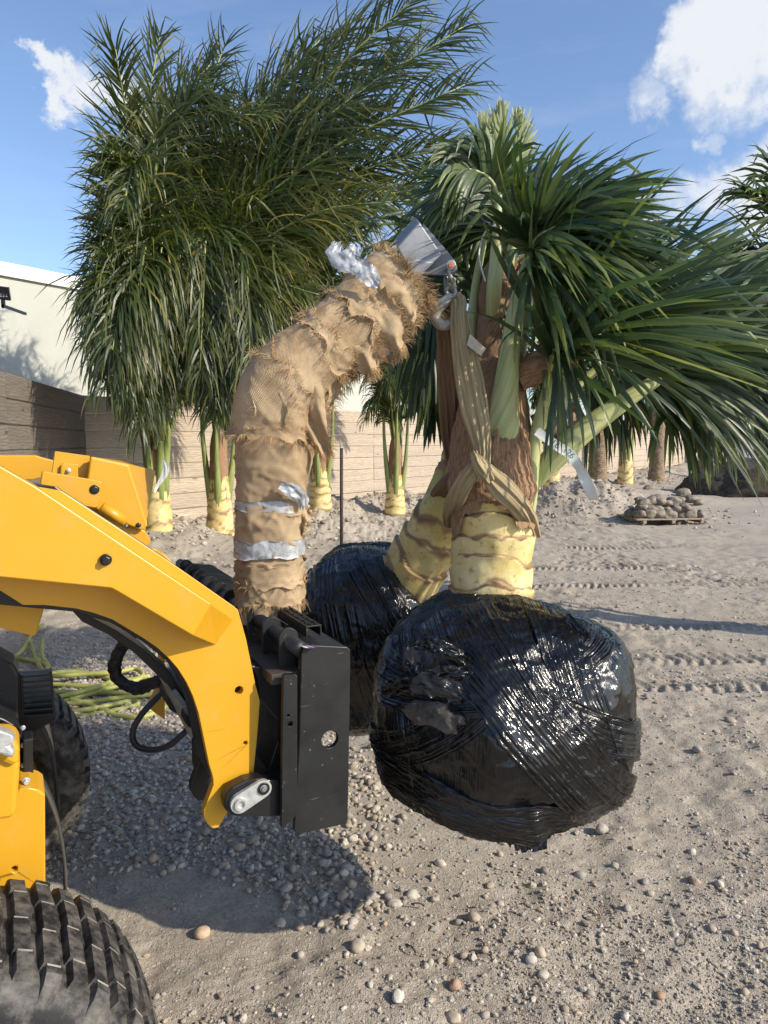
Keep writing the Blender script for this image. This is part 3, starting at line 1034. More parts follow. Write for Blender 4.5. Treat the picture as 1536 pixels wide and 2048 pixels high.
# pallet of rocks
pc = P(1318, 1035, 13.6); pc[2] = float(ground_h(pc[0], pc[1], False)) + 0.02
pal = thing('pallet', 'broken wooden pallet lying flat under the pile of rocks', 'pallet', pc)
ang = 0.12
ex = np.array([math.cos(ang), math.sin(ang), 0]); ey = np.array([-math.sin(ang), math.cos(ang), 0])
for i in range(6):
    V, F = box(pc + ey * (-0.5 + i * 0.2) + [0, 0, 0.08], ex * (0.64 + random.uniform(-.03, .1)), ey * 0.06, (0, 0, 0.011))
    mk('slat', V, F, M['pallet'], pal, smooth=False)
for i in range(3):
    V, F = box(pc + ex * (-0.55 + i * 0.55) + [0, 0, 0.034], ex * 0.03, ey * 0.55, (0, 0, 0.032))
    mk('bearer', V, F, M['pallet'], pal, smooth=False)
V, F = box(pc + ex * 0.72 - ey * 0.42 + [0, 0, 0.07], nrm(ex + ey * 0.5) * 0.25, nrm(ey - ex * 0.5) * 0.05, (0, 0, 0.012))
mk('slat', V, F, M['pallet'], pal, smooth=False)
k = 0
for layer in range(3):
    for i in range(8 - layer * 2 + (layer == 3)):
        for j in range(2):
            if j == 1 and (i + layer) % 2: continue
            s = random.uniform(0.075, 0.135) * (1.25 if layer == 1 and i == 4 else 1)
            q = pc + ex * (-0.58 + 0.06 * layer + i * 0.165 + random.uniform(-.05, .05)) + ey * (-0.40 + 0.25 * j + 0.05 * layer) + [0, 0, 0.15 + layer * 0.11 + random.uniform(-.02, .02)]
            V, F = stone_shape(3, 200 + k, 0.36)
            V = V * np.array([s * random.uniform(0.9, 1.35), s, s * random.uniform(0.6, 0.95)]) + q
            o = mk('rock', V, F, M['rock'], top_origin=q)
            tag(o, ['brown weathered rock in the bottom layer on the wooden pallet', 'brown weathered rock in the second layer of the pile on the pallet', 'brown weathered rock on top of the pile on the pallet'][layer] + (', at the back' if j else ', at the front'), 'rock', 'rocks piled on the pallet')
            k += 1
for i in range(10):
    q = P(random.uniform(1230, 1400), random.uniform(975, 985), 16 + random.uniform(0, 3)); q[2] = float(ground_h(q[0], q[1], False)) + 0.06
    V, F = stone_shape(3, 300 + i, 0.25)
    s = random.uniform(0.09, 0.16)
    o = mk('rock', V * np.array([s * 1.2, s, s * 0.7]) + q, F, M['rock'], top_origin=q)
    tag(o, 'brown rock lying on the ground behind the pallet', 'rock', 'rocks behind the pallet')

# thin pipe standing in the ground
pp = P(683, 1157, 7.9); pp[2] = -0.1
tp = P(683, 896, 7.9)
V, F, uv = tube(np.array([pp, (pp + tp) / 2, tp]), 0.019, 10)
tag(mk('steel_pipe', V, F, M['pipe'], uv=uv, top_origin=pp), 'thin dark pipe standing upright in the ground behind the root balls', 'pipe')
# ------------------------------------------------------------ palms
def frond_geo(ctrl, nl=60, L=0.7, W=0.035, wind=(0, 0, 0), droop=0.5, seed=0, up=None, start=0.18, lift=0.15, a0=40, a1=72,
              seg=4, jit=0.12, var=(0.2, 0.75), fold=0.0, lp=None, both=True, mess=0.25):
    rg = np.random.default_rng(seed)
    path = resample(np.array(ctrl), 60)
    T = nrm(np.gradient(path, axis=0))
    if up is None:
        up = np.array([0, 0, 1.0])
    S = nrm(np.cross(T, np.array(up, float) + rg.normal(0, 0.15, 3)))
    Nn = nrm(np.cross(S, T))
    t = np.linspace(start, 0.995, nl)
    t = np.clip(t + rg.normal(0, 0.004, nl), start, 1)
    t = np.concatenate([t, t + 0.5 / nl]) if both else t
    sg = np.concatenate([np.ones(nl), -np.ones(nl)]) if both else np.ones(nl)
    n = len(t)
    fi = np.clip(t, 0, 1) * 59
    i0 = np.clip(fi.astype(int), 0, 58); f = (fi - i0)[:, None]
    base = path[i0] * (1 - f) + path[i0 + 1] * f
    Tt, Ss, Nt = T[i0], S[i0], Nn[i0]
    a = np.radians(a0 + (a1 - a0) * t + rg.normal(0, 7, n))[:, None]
    u = (t - start) / (1 - start)
    prof = np.clip(0.55 + 1.3 * u - 1.55 * u ** 2, 0.22, 1.0) if lp is None else np.interp(u, [0, .25, .5, .75, 1], lp)
    prof = prof * rg.uniform(0.82, 1.1, n)
    d = nrm(Ss * sg[:, None] * np.cos(a) + Tt * np.sin(a) + Nt * (lift + rg.normal(0, 0.16, n))[:, None] + rg.normal(0, jit, (n, 3)))
    odd = rg.uniform(0, 1, n) < mess * 0.3
    d[odd] = nrm(d[odd] + rg.normal(0, 0.5, (odd.sum(), 3)))
    wd = np.array(wind, float)
    K = seg
    pos = base.copy()
    wprof = np.interp(np.linspace(0, 1, K + 1), [0, 0.15, 0.5, 0.8, 1], [0.6, 1.0, 0.88, 0.52, 0.02])
    wref = nrm(Nt + rg.normal(0, 0.35, (n, 3)))
    dr = droop * rg.uniform(0.5, 1.5, n)
    kink = rg.uniform(0, 1, n) < mess * 0.5
    rows = []
    for k in range(K + 1):
        wv = nrm(np.cross(d, wref))
        half = (W / 2 * wprof[k] * (0.75 + 0.5 * prof))[:, None]
        if fold > 0:
            rows.append(np.stack([pos - wv * half, pos + np.cross(wv, d) * half * fold, pos + wv * half], 1))
        else:
            rows.append(np.stack([pos - wv * half, pos + wv * half], 1))
        pos = pos + d * (L * prof / K)[:, None]
        g = (dr * (0.5 + k / K))[:, None] / K * 2
        g = np.where((kink & (k == K // 2))[:, None], g + 1.2, g)
        d = nrm(d + np.array([0, 0, -1.0]) * g + wd * (1.4 * (0.4 + k / K) / K) + rg.normal(0, 0.022, (n, 3)))
    c = 3 if fold > 0 else 2
    V = np.stack(rows, 1)                     # n, K+1, c, 3
    V = V.reshape(-1, 3)
    b = (np.arange(n) * (K + 1) * c)[:, None, None]
    kk = (np.arange(K) * c)[None, :, None]
    cc = np.arange(c - 1)[None, None, :]
    q = b + kk + cc
    F = np.stack([q, q + 1, q + 1 + c, q + c], -1).reshape(-1, 4)
    r = rg.uniform(var[0], var[1], n)
    yl = rg.uniform(0, 1, n) < 0.04
    r[yl] = rg.uniform(0.8, 1.0, yl.sum())
    col = np.zeros((n, K + 1, c, 3))
    col[..., 0] = r[:, None, None]
    col[..., 1] = np.linspace(0, 1, K + 1)[None, :, None]
    col[..., 2] = np.linspace(0, 1, c)[None, None, :]
    return V, F, col.reshape(-1, 3), path


def frond(parent, ctrl, r0=0.022, r1=0.006, mat='leaf', rmat='petiole_d', name='frond', **kw):
    V, F, col, path = frond_geo(ctrl, **kw)
    o = mk(name, V, F, M[mat], parent, col=col)
    rp = resample(path, 16)
    rad = np.linspace(r0, r1, 16)
    v, f, uv = tube(rp, rad, 7)
    mk('rachis', v, f, M[rmat], o, uv=uv)
    return o


def ringed_stem(pts, radii, n=40, k=90, rings=6, y_frac=(0, 1), seed=0, scar=0.35, lip=0.012):
    """yellow stem with overlapping leaf-scar rings; returns V,F,uv,col (tint.r scar, tint.g height)"""
    path, ex = resample(pts, k, radii)
    rad = ex[:, 0]
    Ltot = np.linalg.norm(np.diff(path, axis=0), axis=1).sum()
    ss = np.linspace(0, Ltot, k)
    th = np.linspace(0, 2 * np.pi, n + 1)
    TH, S_ = np.meshgrid(th, ss)
    R0 = rad.mean()
    ph = S_ / Ltot * rings + 0.55 * np.sin(S_ / Ltot * 7 + seed) * 0.6 + 0.30 * np.sin(TH + seed) + 0.20 * np.sin(2 * TH + seed * 2.3 + S_ / Ltot * 5) + 0.05 * np.sin(5 * TH + seed)
    ph = ph + 0.38 * vnoise(np.cos(TH) * 1.5 + seed, np.sin(TH) * 1.5, S_ / Ltot * rings * 0.9, seed=seed + 30) + 0.03 * vnoise(TH * 9, S_ * 50, seed=seed + 31)
    fr = ph - np.floor(ph)
    step = (1 - fr) ** 1.0
    disp = lip * (0.9 * (1 - step)) * 1.0 + 0.004 * fbm(np.cos(TH) * 2, np.sin(TH) * 2, S_ * 9, oct=3, seed=seed)
    scarm = np.clip(sstep(1 - scar, 1.0, fr + 0.22 * vnoise(np.cos(TH) * 4, np.sin(TH) * 4, S_ * 16, seed=seed + 3)), 0, 1)
    scarm = np.maximum(scarm, sstep(0.16, 0.05, fr + 0.05 * vnoise(TH * 5, S_ * 40, seed=9)) * 0.85)
    scarm = np.maximum(scarm, sstep(0.05, 0.02, S_ + 0.015 * vnoise(TH * 3, S_ * 30, seed=4)) * 0.8)
    T, A, B = frames(path)
    V = (path[:, None] + A[:, None] * ((rad[:, None] + disp) * np.cos(th))[..., None] + B[:, None] * ((rad[:, None] + disp) * np.sin(th))[..., None]).reshape(-1, 3)
    i = np.arange(k - 1)[:, None] * (n + 1) + np.arange(n)[None]
    F = np.stack([i, i + 1, i + n + 2, i + n + 1], -1).reshape(-1, 4)
    uv = np.stack([TH * R0, S_], -1).reshape(-1, 2)
    g = np.interp(ss / Ltot, [0, 1], y_frac)
    col = np.stack([scarm, np.repeat(g[:, None], n + 1, 1), np.zeros_like(TH)], -1).reshape(-1, 3)
    return V, F, uv, col


def stem_tube(parent, pts, rad, mat, name='petiole', n=12, k=24, flat=1.0, ref=None, rmax=1.0):
    path, ex = resample(pts, k, rad)
    r = ex[:, 0]
    V, F, uv = tube(path, np.stack([r * flat, r], 1), n, ref)
    return mk(name, V, F, M[mat], parent, uv=uv)


def pxpath(L, Yscale=True):
    """[(px,py,Y,radius_px)] -> points, radii in metres"""
    pts = np.array([P(a, b, c) for a, b, c, *_ in L])
    rad = np.array([l[3] * l[2] / 1450 for l in L]) if len(L[0]) > 3 else None
    return pts, rad


def planted_palm(label, bx, by, Y, stem_r=0.19, seed=0, n_frond=14, height=5.5, spread=1.3, lean=(0.0, 0.0), fr_list=(), L=0.75, nl=46, skirt=6, group='palms planted along the fence',
                 stems=None, base_h=1.0, W=0.036, wind=(0.35, 0, 0), green_h=0.9, mat='leaf'):
    rg = random.Random(seed)
    b = P(bx, by, Y)
    gz_ = float(ground_h(b[0], b[1], False))
    b[2] = gz_ - 0.05
    t = thing('palm_tree', label, 'palm tree', b, group)
    top = b + np.array([lean[0], lean[1], base_h])
    V, F, uv, col = ringed_stem([b, b * 0.5 + top * 0.5, top], [stem_r * 1.18, stem_r, stem_r * 0.74], 26, 50, 5, (0, 0.75), seed, 0.3, 0.02)
    mk('trunk', V, F, M['yellow_stem'], t, uv=uv, col=col)
    path, ex = resample([top - [0, 0, 0.35], top + [0, 0, 0.3], top + [0.02, 0, 0.9]], 12, [stem_r * 0.86, stem_r * 0.72, stem_r * 0.3])
    V, F, uv = tube(path, ex[:, 0], 14, disp=lambda a, s: 0.02 * np.sin(a * 5 + s * 6))
    mk('leaf_sheath', V, F, M['fiber'], t, uv=uv)
    # green leaf stalks bundled above the base
    ns = stems if stems is not None else 5
    for i in range(ns):
        a = i / ns * 6.28 + rg.uniform(-.3, .3)
        r0 = stem_r * 0.5
        p0 = b + np.array([math.cos(a) * r0 * 1.2, math.sin(a) * r0 * 1.2, base_h * rg.uniform(0.35, 0.55)])
        p2 = b + np.array([math.cos(a) * (r0 * 1.5 + 0.12), math.sin(a) * (r0 * 1.5 + 0.1), base_h + green_h + rg.uniform(0.2, 0.7)])
        stem_tube(t, [p0, (p0 + p2) / 2 + [math.cos(a) * .04, math.sin(a) * .04, 0], p2], [stem_r * 0.40, stem_r * 0.21, stem_r * 0.12], 'petiole_d', k=14, n=9)
    cr = b + np.array([lean[0], lean[1], base_h + 0.7])
    for i in range(n_frond):
        a = i * 2.399 + rg.uniform(-.4, .4)
        f = (i + 0.5) / n_frond
        out = spread * (0.35 + 0.65 * f) * rg.uniform(0.8, 1.2)
        hz = (height - cr[2]) * (1.0 - 0.50 * f) * rg.uniform(0.85, 1.05)
        p0 = cr + np.array([math.cos(a) * 0.06, math.sin(a) * 0.06, 0])
        p1 = cr + np.array([math.cos(a) * out * 0.22, math.sin(a) * out * 0.22, hz * 0.5])
        p2 = cr + np.array([math.cos(a) * out * 0.55 + wind[0] * .35, math.sin(a) * out * 0.55, hz * 0.88])
        p3 = cr + np.array([math.cos(a) * out + wind[0] * 1.0, math.sin(a) * out, hz * (0.98 - 0.4 * f)])
        frond(t, [p0, p1, p2, p3], nl=nl, L=L, W=W, wind=wind, droop=0.9, seed=seed * 100 + i, start=0.12, a0=45, a1=68, up=(math.cos(a + 3.14) * .6, math.sin(a + 3.14) * .6, 0.8), mat=mat)
    for i in range(skirt):
        a = rg.uniform(0, 6.28)
        out = spread * 0.5
        p0 = cr + np.array([0, 0, rg.uniform(0.2, 1.0)])
        p1 = p0 + np.array([math.cos(a) * out * .5, math.sin(a) * out * .5, 0.5])
        p2 = p0 + np.array([math.cos(a) * out, math.sin(a) * out, 0.05])
        frond(t, [p0, p1, p2], nl=26, L=L * 0.85, W=W, wind=(0.1, 0, 0), droop=2.2, seed=seed * 100 + 50 + i, start=0.2, mat=mat)
    for i, fl in enumerate(fr_list):
        ctrl = [P(*c) for c in fl[0]]
        kw = dict(nl=64, L=0.85, W=W, wind=(0.6, 0, 0), droop=0.9, seed=seed * 100 + 70 + i, start=0.16, up=(0.2, -0.6, 0.75), mat=mat)
        kw.update(fl[1])
        frond(t, ctrl, r0=0.032, r1=0.009, **kw)
    return t


# big palm at the left: its long tied fronds fill the upper left of the picture
LF = []
def add(c, **k):
    c = [(a + (30 if a < 300 and 8.5 < y < 10.5 else 0), b, y) for a, b, y in c]
    c = [(a, b, y - (1.6 * min(1, max(0, (335 - a) / 140)) if 8.5 < y < 10.5 else 0)) for a, b, y in c]
    if 8.5 < c[0][2] < 12:
        k['nl'] = int(k.get('nl', 64) * 1.9); k['droop'] = k.get('droop', 0.9) * (0.5 if c[-1][1] < 330 else 0.8); k.setdefault('jit', 0.10); k['L'] = k.get('L', 0.85) * 1.12; k.setdefault('mess', 0.7); k.setdefault('seg', 5); k.setdefault('a0', 32); k.setdefault('a1', 60); k.setdefault('up', (0.1, -0.9, 0.35)); k.setdefault('lp', [0.6, 1.0, 1.0, 0.8, 0.45])
    LF.append((c, k))
R_ = dict(wind=(0.9, -0.1, 0.05), droop=0.55)
Lw = dict(wind=(0.15, -0.1, 0), droop=1.2)
add([(315, 880, 10.0), (270, 500, 10.0), (225, 240, 9.9), (200, 95, 9.8)], L=0.85, wind=(0.35, 0, 0.1), droop=0.6)
add([(318, 880, 10.2), (295, 480, 10.3), (300, 220, 10.2), (320, 70, 10.1)], L=0.8, wind=(0.4, 0, 0.1), droop=0.4)
add([(320, 860, 10.4), (340, 480, 10.4), (395, 240, 10.2), (450, 90, 10.1)], L=0.85, wind=(0.5, 0, 0.1), droop=0.4)
add([(322, 860, 10.1), (370, 500, 9.9), (500, 240, 9.7), (640, 80, 9.6)], L=0.95, **R_)
add([(324, 850, 10.0), (420, 430, 9.8), (640, 170, 9.5), (860, -30, 9.4)], L=1.05, nl=84, **R_)
add([(324, 850, 9.9), (430, 470, 9.6), (660, 230, 9.3), (925, 55, 9.2)], L=1.05, nl=84, **R_)
add([(326, 840, 9.8), (440, 500, 9.5), (660, 300, 9.2), (930, 170, 9.1)], L=1.0, nl=80, **R_)
add([(326, 840, 10.2), (480, 500, 10.0), (680, 360, 9.8), (905, 290, 9.7)], L=0.95, nl=80, **R_)
add([(330, 840, 9.9), (450, 560, 9.5), (620, 430, 9.2), (820, 400, 9.1)], L=0.95, nl=70, var=(0.55, 0.97), wind=(0.7, 0, 0), droop=1.0)
add([(330, 840, 10.1), (430, 600, 9.7), (560, 480, 9.5), (720, 470, 9.4)], L=0.9, nl=64, var=(0.5, 0.93), wind=(0.6, 0, 0), droop=1.2)
add([(330, 840, 9.8), (400, 640, 9.4), (500, 560, 9.2), (640, 590, 9.1)], L=0.85, nl=60, var=(0.4, 0.9), wind=(0.5, 0, 0), droop=1.3)
add([(300, 860, 9.9), (250, 560, 9.8), (225, 400, 9.7), (190, 300, 9.6)], L=0.8, **Lw)
add([(298, 870, 10.0), (230, 600, 9.9), (200, 480, 9.8), (185, 390, 9.7)], L=0.75, **Lw)
add([(296, 880, 9.8), (235, 660, 9.6), (205, 560, 9.5), (180, 500, 9.5)], L=0.75, **Lw)
add([(310, 800, 9.7), (275, 560, 9.4), (225, 560, 9.2), (195, 700, 9.1)], L=0.85, wind=(-0.15, 0, 0), droop=1.6)
add([(315, 780, 9.6), (300, 520, 9.2), (260, 500, 9.0), (225, 720, 8.9)], L=0.9, wind=(-0.1, 0, 0), droop=1.8)
add([(330, 760, 9.6), (340, 500, 9.1), (330, 450, 8.9), (300, 700, 8.8)], L=0.95, wind=(0.0, 0, 0), droop=1.8)
add([(340, 760, 9.6), (390, 500, 9.1), (410, 470, 8.9), (400, 740, 8.8)], L=0.95, wind=(0.05, 0, 0), droop=1.8)
add([(340, 740, 9.7), (440, 500, 9.3), (490, 520, 9.1), (500, 740, 9.0)], L=0.9, wind=(0.1, 0, 0), droop=1.8)
add([(320, 700, 9.9), (380, 330, 9.4), (430, 240, 9.2), (520, 230, 9.1)], L=0.85, nl=70, wind=(0.5, 0, -0.1), droop=1.2)
add([(320, 700, 9.9), (330, 330, 9.3), (380, 200, 9.1), (440, 220, 9.0)], L=0.85, nl=70, wind=(0.4, 0, -0.1), droop=1.2)
add([(310, 700, 9.8), (280, 380, 9.3), (290, 260, 9.1), (340, 300, 9.0)], L=0.8, nl=60, wind=(0.25, 0, -0.1), droop=1.4)
add([(310, 760, 9.8), (250, 440, 9.3), (240, 330, 9.2), (215, 420, 9.0)], L=0.75, nl=60, wind=(-0.1, 0, -0.1), droop=1.4)
rgx = random.Random(5)
for i in range(22):
    x1 = rgx.uniform(230, 640); y1 = rgx.uniform(330, 620)
    add([(rgx.uniform(300, 340), rgx.uniform(760, 900), 10.4), ((x1 + 320) / 2, y1 + 120, 10.5), (x1, y1, 10.6), (x1 + rgx.uniform(-60, 190), y1 + rgx.uniform(-120, 160), 10.6)],
        L=rgx.uniform(0.7, 0.95), nl=52, wind=(rgx.uniform(0, 0.6), 0, 0), droop=rgx.uniform(0.8, 1.7), var=(0.0, 0.5))
for (c, w) in [([(330, 840, 10.0), (400, 600, 9.8), (560, 330, 9.6), (760, 240, 9.5)], .8), ([(330, 840, 10.3), (420, 560, 10.2), (600, 300, 10.1), (790, 120, 10.0)], .8), ([(330, 840, 10.3), (400, 480, 10.2), (520, 260, 10.1), (700, 60, 10.0)], .7),
               ([(330, 840, 10.4), (460, 560, 10.3), (650, 420, 10.2), (850, 360, 10.1)], .7), ([(330, 840, 10.2), (380, 560, 10.1), (470, 360, 10.0), (600, 280, 9.9)], .6), ([(320, 840, 10.3), (300, 500, 10.3), (340, 240, 10.2), (420, 130, 10.1)], .4)]:
    add(c, L=0.95, nl=76, wind=(w, 0, -0.05), droop=0.8)
for i in range(20):
    x1 = rgx.uniform(195, 470); y1 = rgx.uniform(520, 640)
    add([(rgx.uniform(300, 350), rgx.uniform(720, 800), 9.9), ((x1 + 330) / 2, y1 - 30, 9.6), (x1, y1, 9.4), (x1 + rgx.uniform(-35, 20), y1 + rgx.uniform(110, 230), 9.3)],
        L=rgx.uniform(0.75, 0.95), nl=48, wind=(rgx.uniform(-0.1, 0.1), 0, 0), droop=rgx.uniform(1.4, 2.2), var=(0.05, 0.65))
planted_palm('largest palm at the left with windblown fronds filling the sky', 318, 1094, 10.3, 0.17, seed=1, n_frond=0, skirt=5, spread=1.6, fr_list=LF, stems=6, green_h=1.9, base_h=0.9, W=0.023)

LF = []
add([(450, 880, 11.2), (470, 700, 11.2), (560, 520, 11.0), (700, 420, 10.9)], L=0.9, **R_)
add([(450, 880, 11.2), (440, 640, 11.2), (500, 420, 11.0), (640, 330, 10.9)], L=0.9, **R_)
add([(450, 880, 11.2), (480, 740, 11.0), (600, 600, 10.8), (720, 620, 10.8)], L=0.9, wind=(0.4, 0, 0), droop=1.4)
add([(445, 880, 11.2), (420, 700, 11.0), (380, 640, 10.8), (360, 780, 10.8)], L=0.9, wind=(0.0, 0, 0), droop=1.8)
add([(445, 880, 11.2), (450, 700, 11.0), (440, 640, 10.8), (440, 800, 10.8)], L=0.9, wind=(0.0, 0, 0), droop=1.8)
planted_palm('second palm from the left with a yellow base and split brown stem', 441, 1082, 11.0, 0.175, seed=2, n_frond=8, height=5.2, spread=1.2, fr_list=LF, stems=4, base_h=0.95, skirt=7, W=0.025, nl=76)
LF = []
add([(640, 860, 12.8), (660, 740, 12.7), (740, 640, 12.6), (850, 600, 12.6)], L=0.9, **R_)
add([(640, 860, 12.8), (650, 700, 12.7), (700, 560, 12.6), (800, 470, 12.6)], L=0.9, **R_)
planted_palm('palm with paired green stalks just right of the burlap wrapped boom', 641, 1048, 12.9, 0.17, seed=3, n_frond=12, height=5.4, spread=1.25, fr_list=LF, stems=4, base_h=0.75, skirt=9, wind=(0.3, 0, 0), W=0.025, nl=76)
planted_palm('palm with a ringed yellow base in front of the middle of the fence', 790, 1036, 14.2, 0.175, seed=4, n_frond=16, height=4.6, spread=1.35, stems=5, base_h=0.8, skirt=12, wind=(0.25, 0, 0), W=0.026, nl=76)
planted_palm('palm with bright yellow base seen below the forked trunk at centre right', 1103, 992, 20.5, 0.20, seed=5, n_frond=12, height=5.0, spread=1.5, stems=4, base_h=1.3, skirt=14, wind=(0.2, 0, 0), nl=34)
planted_palm('distant palm with bright yellow base between two date palm trunks', 1250, 970, 24.5, 0.22, seed=6, n_frond=14, height=5.2, spread=1.7, stems=4, base_h=1.5, skirt=18, wind=(0.2, 0, 0), nl=34, L=0.9)


def date_palm(label, bx, by, Y, r, h, seed, nf=26, spread=1.9, top=3.0):
    b = P(bx, by, Y); b[2] = float(ground_h(b[0], b[1], False)) - 0.05
    t = thing('date_palm', label, 'palm tree', b, 'date palms along the far fence')
    k, n = 120, 24
    s = np.linspace(0, h, k); th = np.linspace(0, 2 * np.pi, n + 1)
    TH, S_ = np.meshgrid(th, s)
    q = 11 * (TH / (2 * np.pi)) + S_ * 4.0; q2 = -11 * (TH / (2 * np.pi)) + S_ * 7.5
    sc = np.abs(np.sin(np.pi * q)) * 0.5 + (q2 - np.floor(q2)) * 0.8
    rad = r * (1.15 - 0.2 * sstep(0, 0.6, S_)) + 0.055 * sc
    V = np.stack([b[0] + rad * np.cos(TH), b[1] + rad * np.sin(TH), b[2] + S_], -1).reshape(-1, 3)
    i = np.arange(k - 1)[:, None] * (n + 1) + np.arange(n)[None]
    F = np.stack([i, i + 1, i + n + 2, i + n + 1], -1).reshape(-1, 4)
    mk('trunk', V, F, M['date_trunk'], t)
    rg = random.Random(seed)
    cr = b + np.array([0, 0, h - 0.15])
    for i in range(nf):
        a = i * 2.399 + rg.uniform(-.3, .3); f = (i + .5) / nf
        out = spread * (0.3 + 0.7 * f); hz = top * (1 - 0.75 * f)
        p1 = cr + np.array([math.cos(a) * out * .4, math.sin(a) * out * .4, hz * .6 + .2])
        p2 = cr + np.array([math.cos(a) * out * 1.0 + .2, math.sin(a) * out, hz * (1.0 - .55 * f) - 0.25 * f])
        frond(t, [cr, p1, p2], nl=50, L=0.6, W=0.036, wind=(0.2, 0, 0), droop=1.4, seed=seed * 100 + i, start=0.1)
    return t


date_palm('thick date palm trunk with diamond bark standing left of the rock pallet', 1194, 985, 21.5, 0.24, 2.3, 11)
date_palm('slimmer date palm trunk behind the rock pallet', 1312, 966, 27.0, 0.24, 3.0, 12)
date_palm('tallest rough date palm trunk beside the white block wall', 1411, 957, 30.5, 0.27, 4.1, 13)

# palm whose dark crown enters from the right edge
LF = []
E = dict(mat='leafw', L=0.75, W=0.034, nl=60, fold=0.25)
add([(1700, 760, 5.2), (1640, 560, 5.1), (1560, 440, 5.0), (1490, 385, 4.9)], wind=(0.1, 0, 0), droop=1.0, **E)
add([(1700, 760, 5.2), (1620, 600, 5.0), (1540, 520, 4.9), (1440, 500, 4.8)], wind=(-0.1, 0, 0), droop=1.2, **E)
add([(1700, 760, 5.2), (1600, 640, 5.0), (1480, 590, 4.8), (1360, 590, 4.7)], wind=(-0.1, 0, 0), droop=1.0, **E)
add([(1700, 780, 5.2), (1600, 680, 5.0), (1450, 650, 4.8), (1290, 690, 4.7)], wind=(-0.1, 0, 0), droop=1.3, **E)
add([(1700, 800, 5.2), (1600, 720, 5.0), (1480, 700, 4.8), (1330, 760, 4.7)], wind=(0, 0, 0), droop=1.6, **E)
add([(1700, 820, 5.2), (1620, 740, 5.0), (1540, 730, 4.8), (1440, 800, 4.7)], wind=(0, 0, 0), droop=1.7, **E)
add([(1700, 760, 5.4), (1680, 560, 5.4), (1600, 420, 5.3), (1540, 330, 5.2)], wind=(0.2, 0, 0), droop=0.9, **E)
add([(1700, 760, 5.4), (1640, 640, 5.2), (1560, 600, 5.1), (1480, 640, 5.0)], wind=(0, 0, 0), droop=1.4, **E)
planted_palm('palm just outside the right edge whose dark crown reaches into view', 1850, 1300, 5.25, 0.17, seed=8, n_frond=8, height=3.3, spread=1.0, fr_list=LF, stems=4, base_h=0.9, skirt=2, wind=(0.1, 0, 0), mat='leafw')
# ------------------------------------------------------------ loader
HD = np.array([0.89, 0.456, 0.0]); WD = np.array([-0.456, 0.89, 0.0]); ZD = np.array([0, 0, 1.0])


def LP(px, py, w):
    """point where the pixel ray meets the loader's lateral plane w"""
    a = P(px, py, 1.0)
    t = w / (WD[0] * a[0] + WD[1] * a[1])
    return P(px, py, t)


def LPs(L, w): return [LP(a, b, w) for a, b in L]


def circ(px, py, r, w, n=18):
    c = LP(px, py, w); rm = r / 1450 * c[1]
    return [c + HD * math.cos(a) * rm + ZD * math.sin(a) * rm for a in np.linspace(0, 2 * np.pi, n, endpoint=False)]


def plate(name, L, w, th, mat, parent, holes=(), bevel=0.003):
    V, F = prism(LPs(L, w), WD * th, [circ(a, b, r, w) for a, b, r in holes])
    return fixn(mk(name, V, F, M[mat], parent, smooth=False, bevel=bevel))


def bolt(px, py, r, w, mat, parent, h=0.012, name='bolt'):
    c = LP(px, py, w); rm = r / 1450 * c[1]
    V1, F1 = cyl(c, -WD, rm, h * 0.35, 24)
    V2, F2 = cyl(c - WD * h * 0.35, -WD, rm * 0.68, h * 0.65, 6)
    V, F = join([(V1, F1), (V2, F2)])
    return mk(name, V, F, M[mat], parent, smooth=False, bevel=0.001)


LD = thing('skid_steer_loader', 'yellow skid steer loader with its lift arm reaching in from the left edge', 'loader', (-1.6, 1.4, 0))

# near lift arm: inner plate
ARM = [(-260, 960), (0, 966), (74, 974), (123, 982), (137, 992), (337, 1122), (468, 1213), (476, 1220), (492, 1277), (511, 1369), (520, 1402), (515, 1468), (506, 1558),
       (480, 1580), (462, 1612), (450, 1634), (437, 1655), (426, 1657), (415, 1648), (408, 1634), (408, 1620), (427, 1570), (426, 1555), (418, 1528), (397, 1426), (386, 1393), (373, 1365),
       (356, 1338), (337, 1316), (314, 1295), (288, 1277), (225, 1239), (188, 1226), (151, 1217), (88, 1210), (46, 1210), (0, 1181), (-260, 1180)]
arm = fixn(mk('lift_arm', *prism(LPs(ARM, 1.5), WD * 0.022, [circ(478, 1381, 9, 1.5), circ(491, 1486, 4.5, 1.5)]), M['yellow'], LD, smooth=False, bevel=0.003))
# raised box section on the arm face, tapering to the plate at its front end
wf = 1.415
bx = [('b', -260, 780, wf), ('b', 0, 932, wf), ('b', 74, 975, wf), ('b', 421, 1207, wf), ('t', 467, 1238, 1.4975), ('t', 430, 1290, 1.4975), ('b', 385, 1271, wf), ('b', 232, 1181, wf), ('b', 222, 1176, wf), ('b', 0, 1154, wf), ('b', -260, 1140, wf)]
F0 = [LP(a, b, w) for _, a, b, w in bx]
B0_ = [p + WD * (1.4999 - w) for p, (_, _, _, w) in zip(F0, bx)]
V = np.array(F0 + B0_)
nF = len(bx)
Fb = [[0, 1, 2, 3, 6, 7, 8, 9, 10], [3, 4, 5, 6]] + [[i, (i + 1) % nF, (i + 1) % nF + nF, i + nF] for i in range(nF)]
fixn(mk('arm_box_section', V, Fb, M['yellow'], LD, smooth=False, bevel=0.0035))
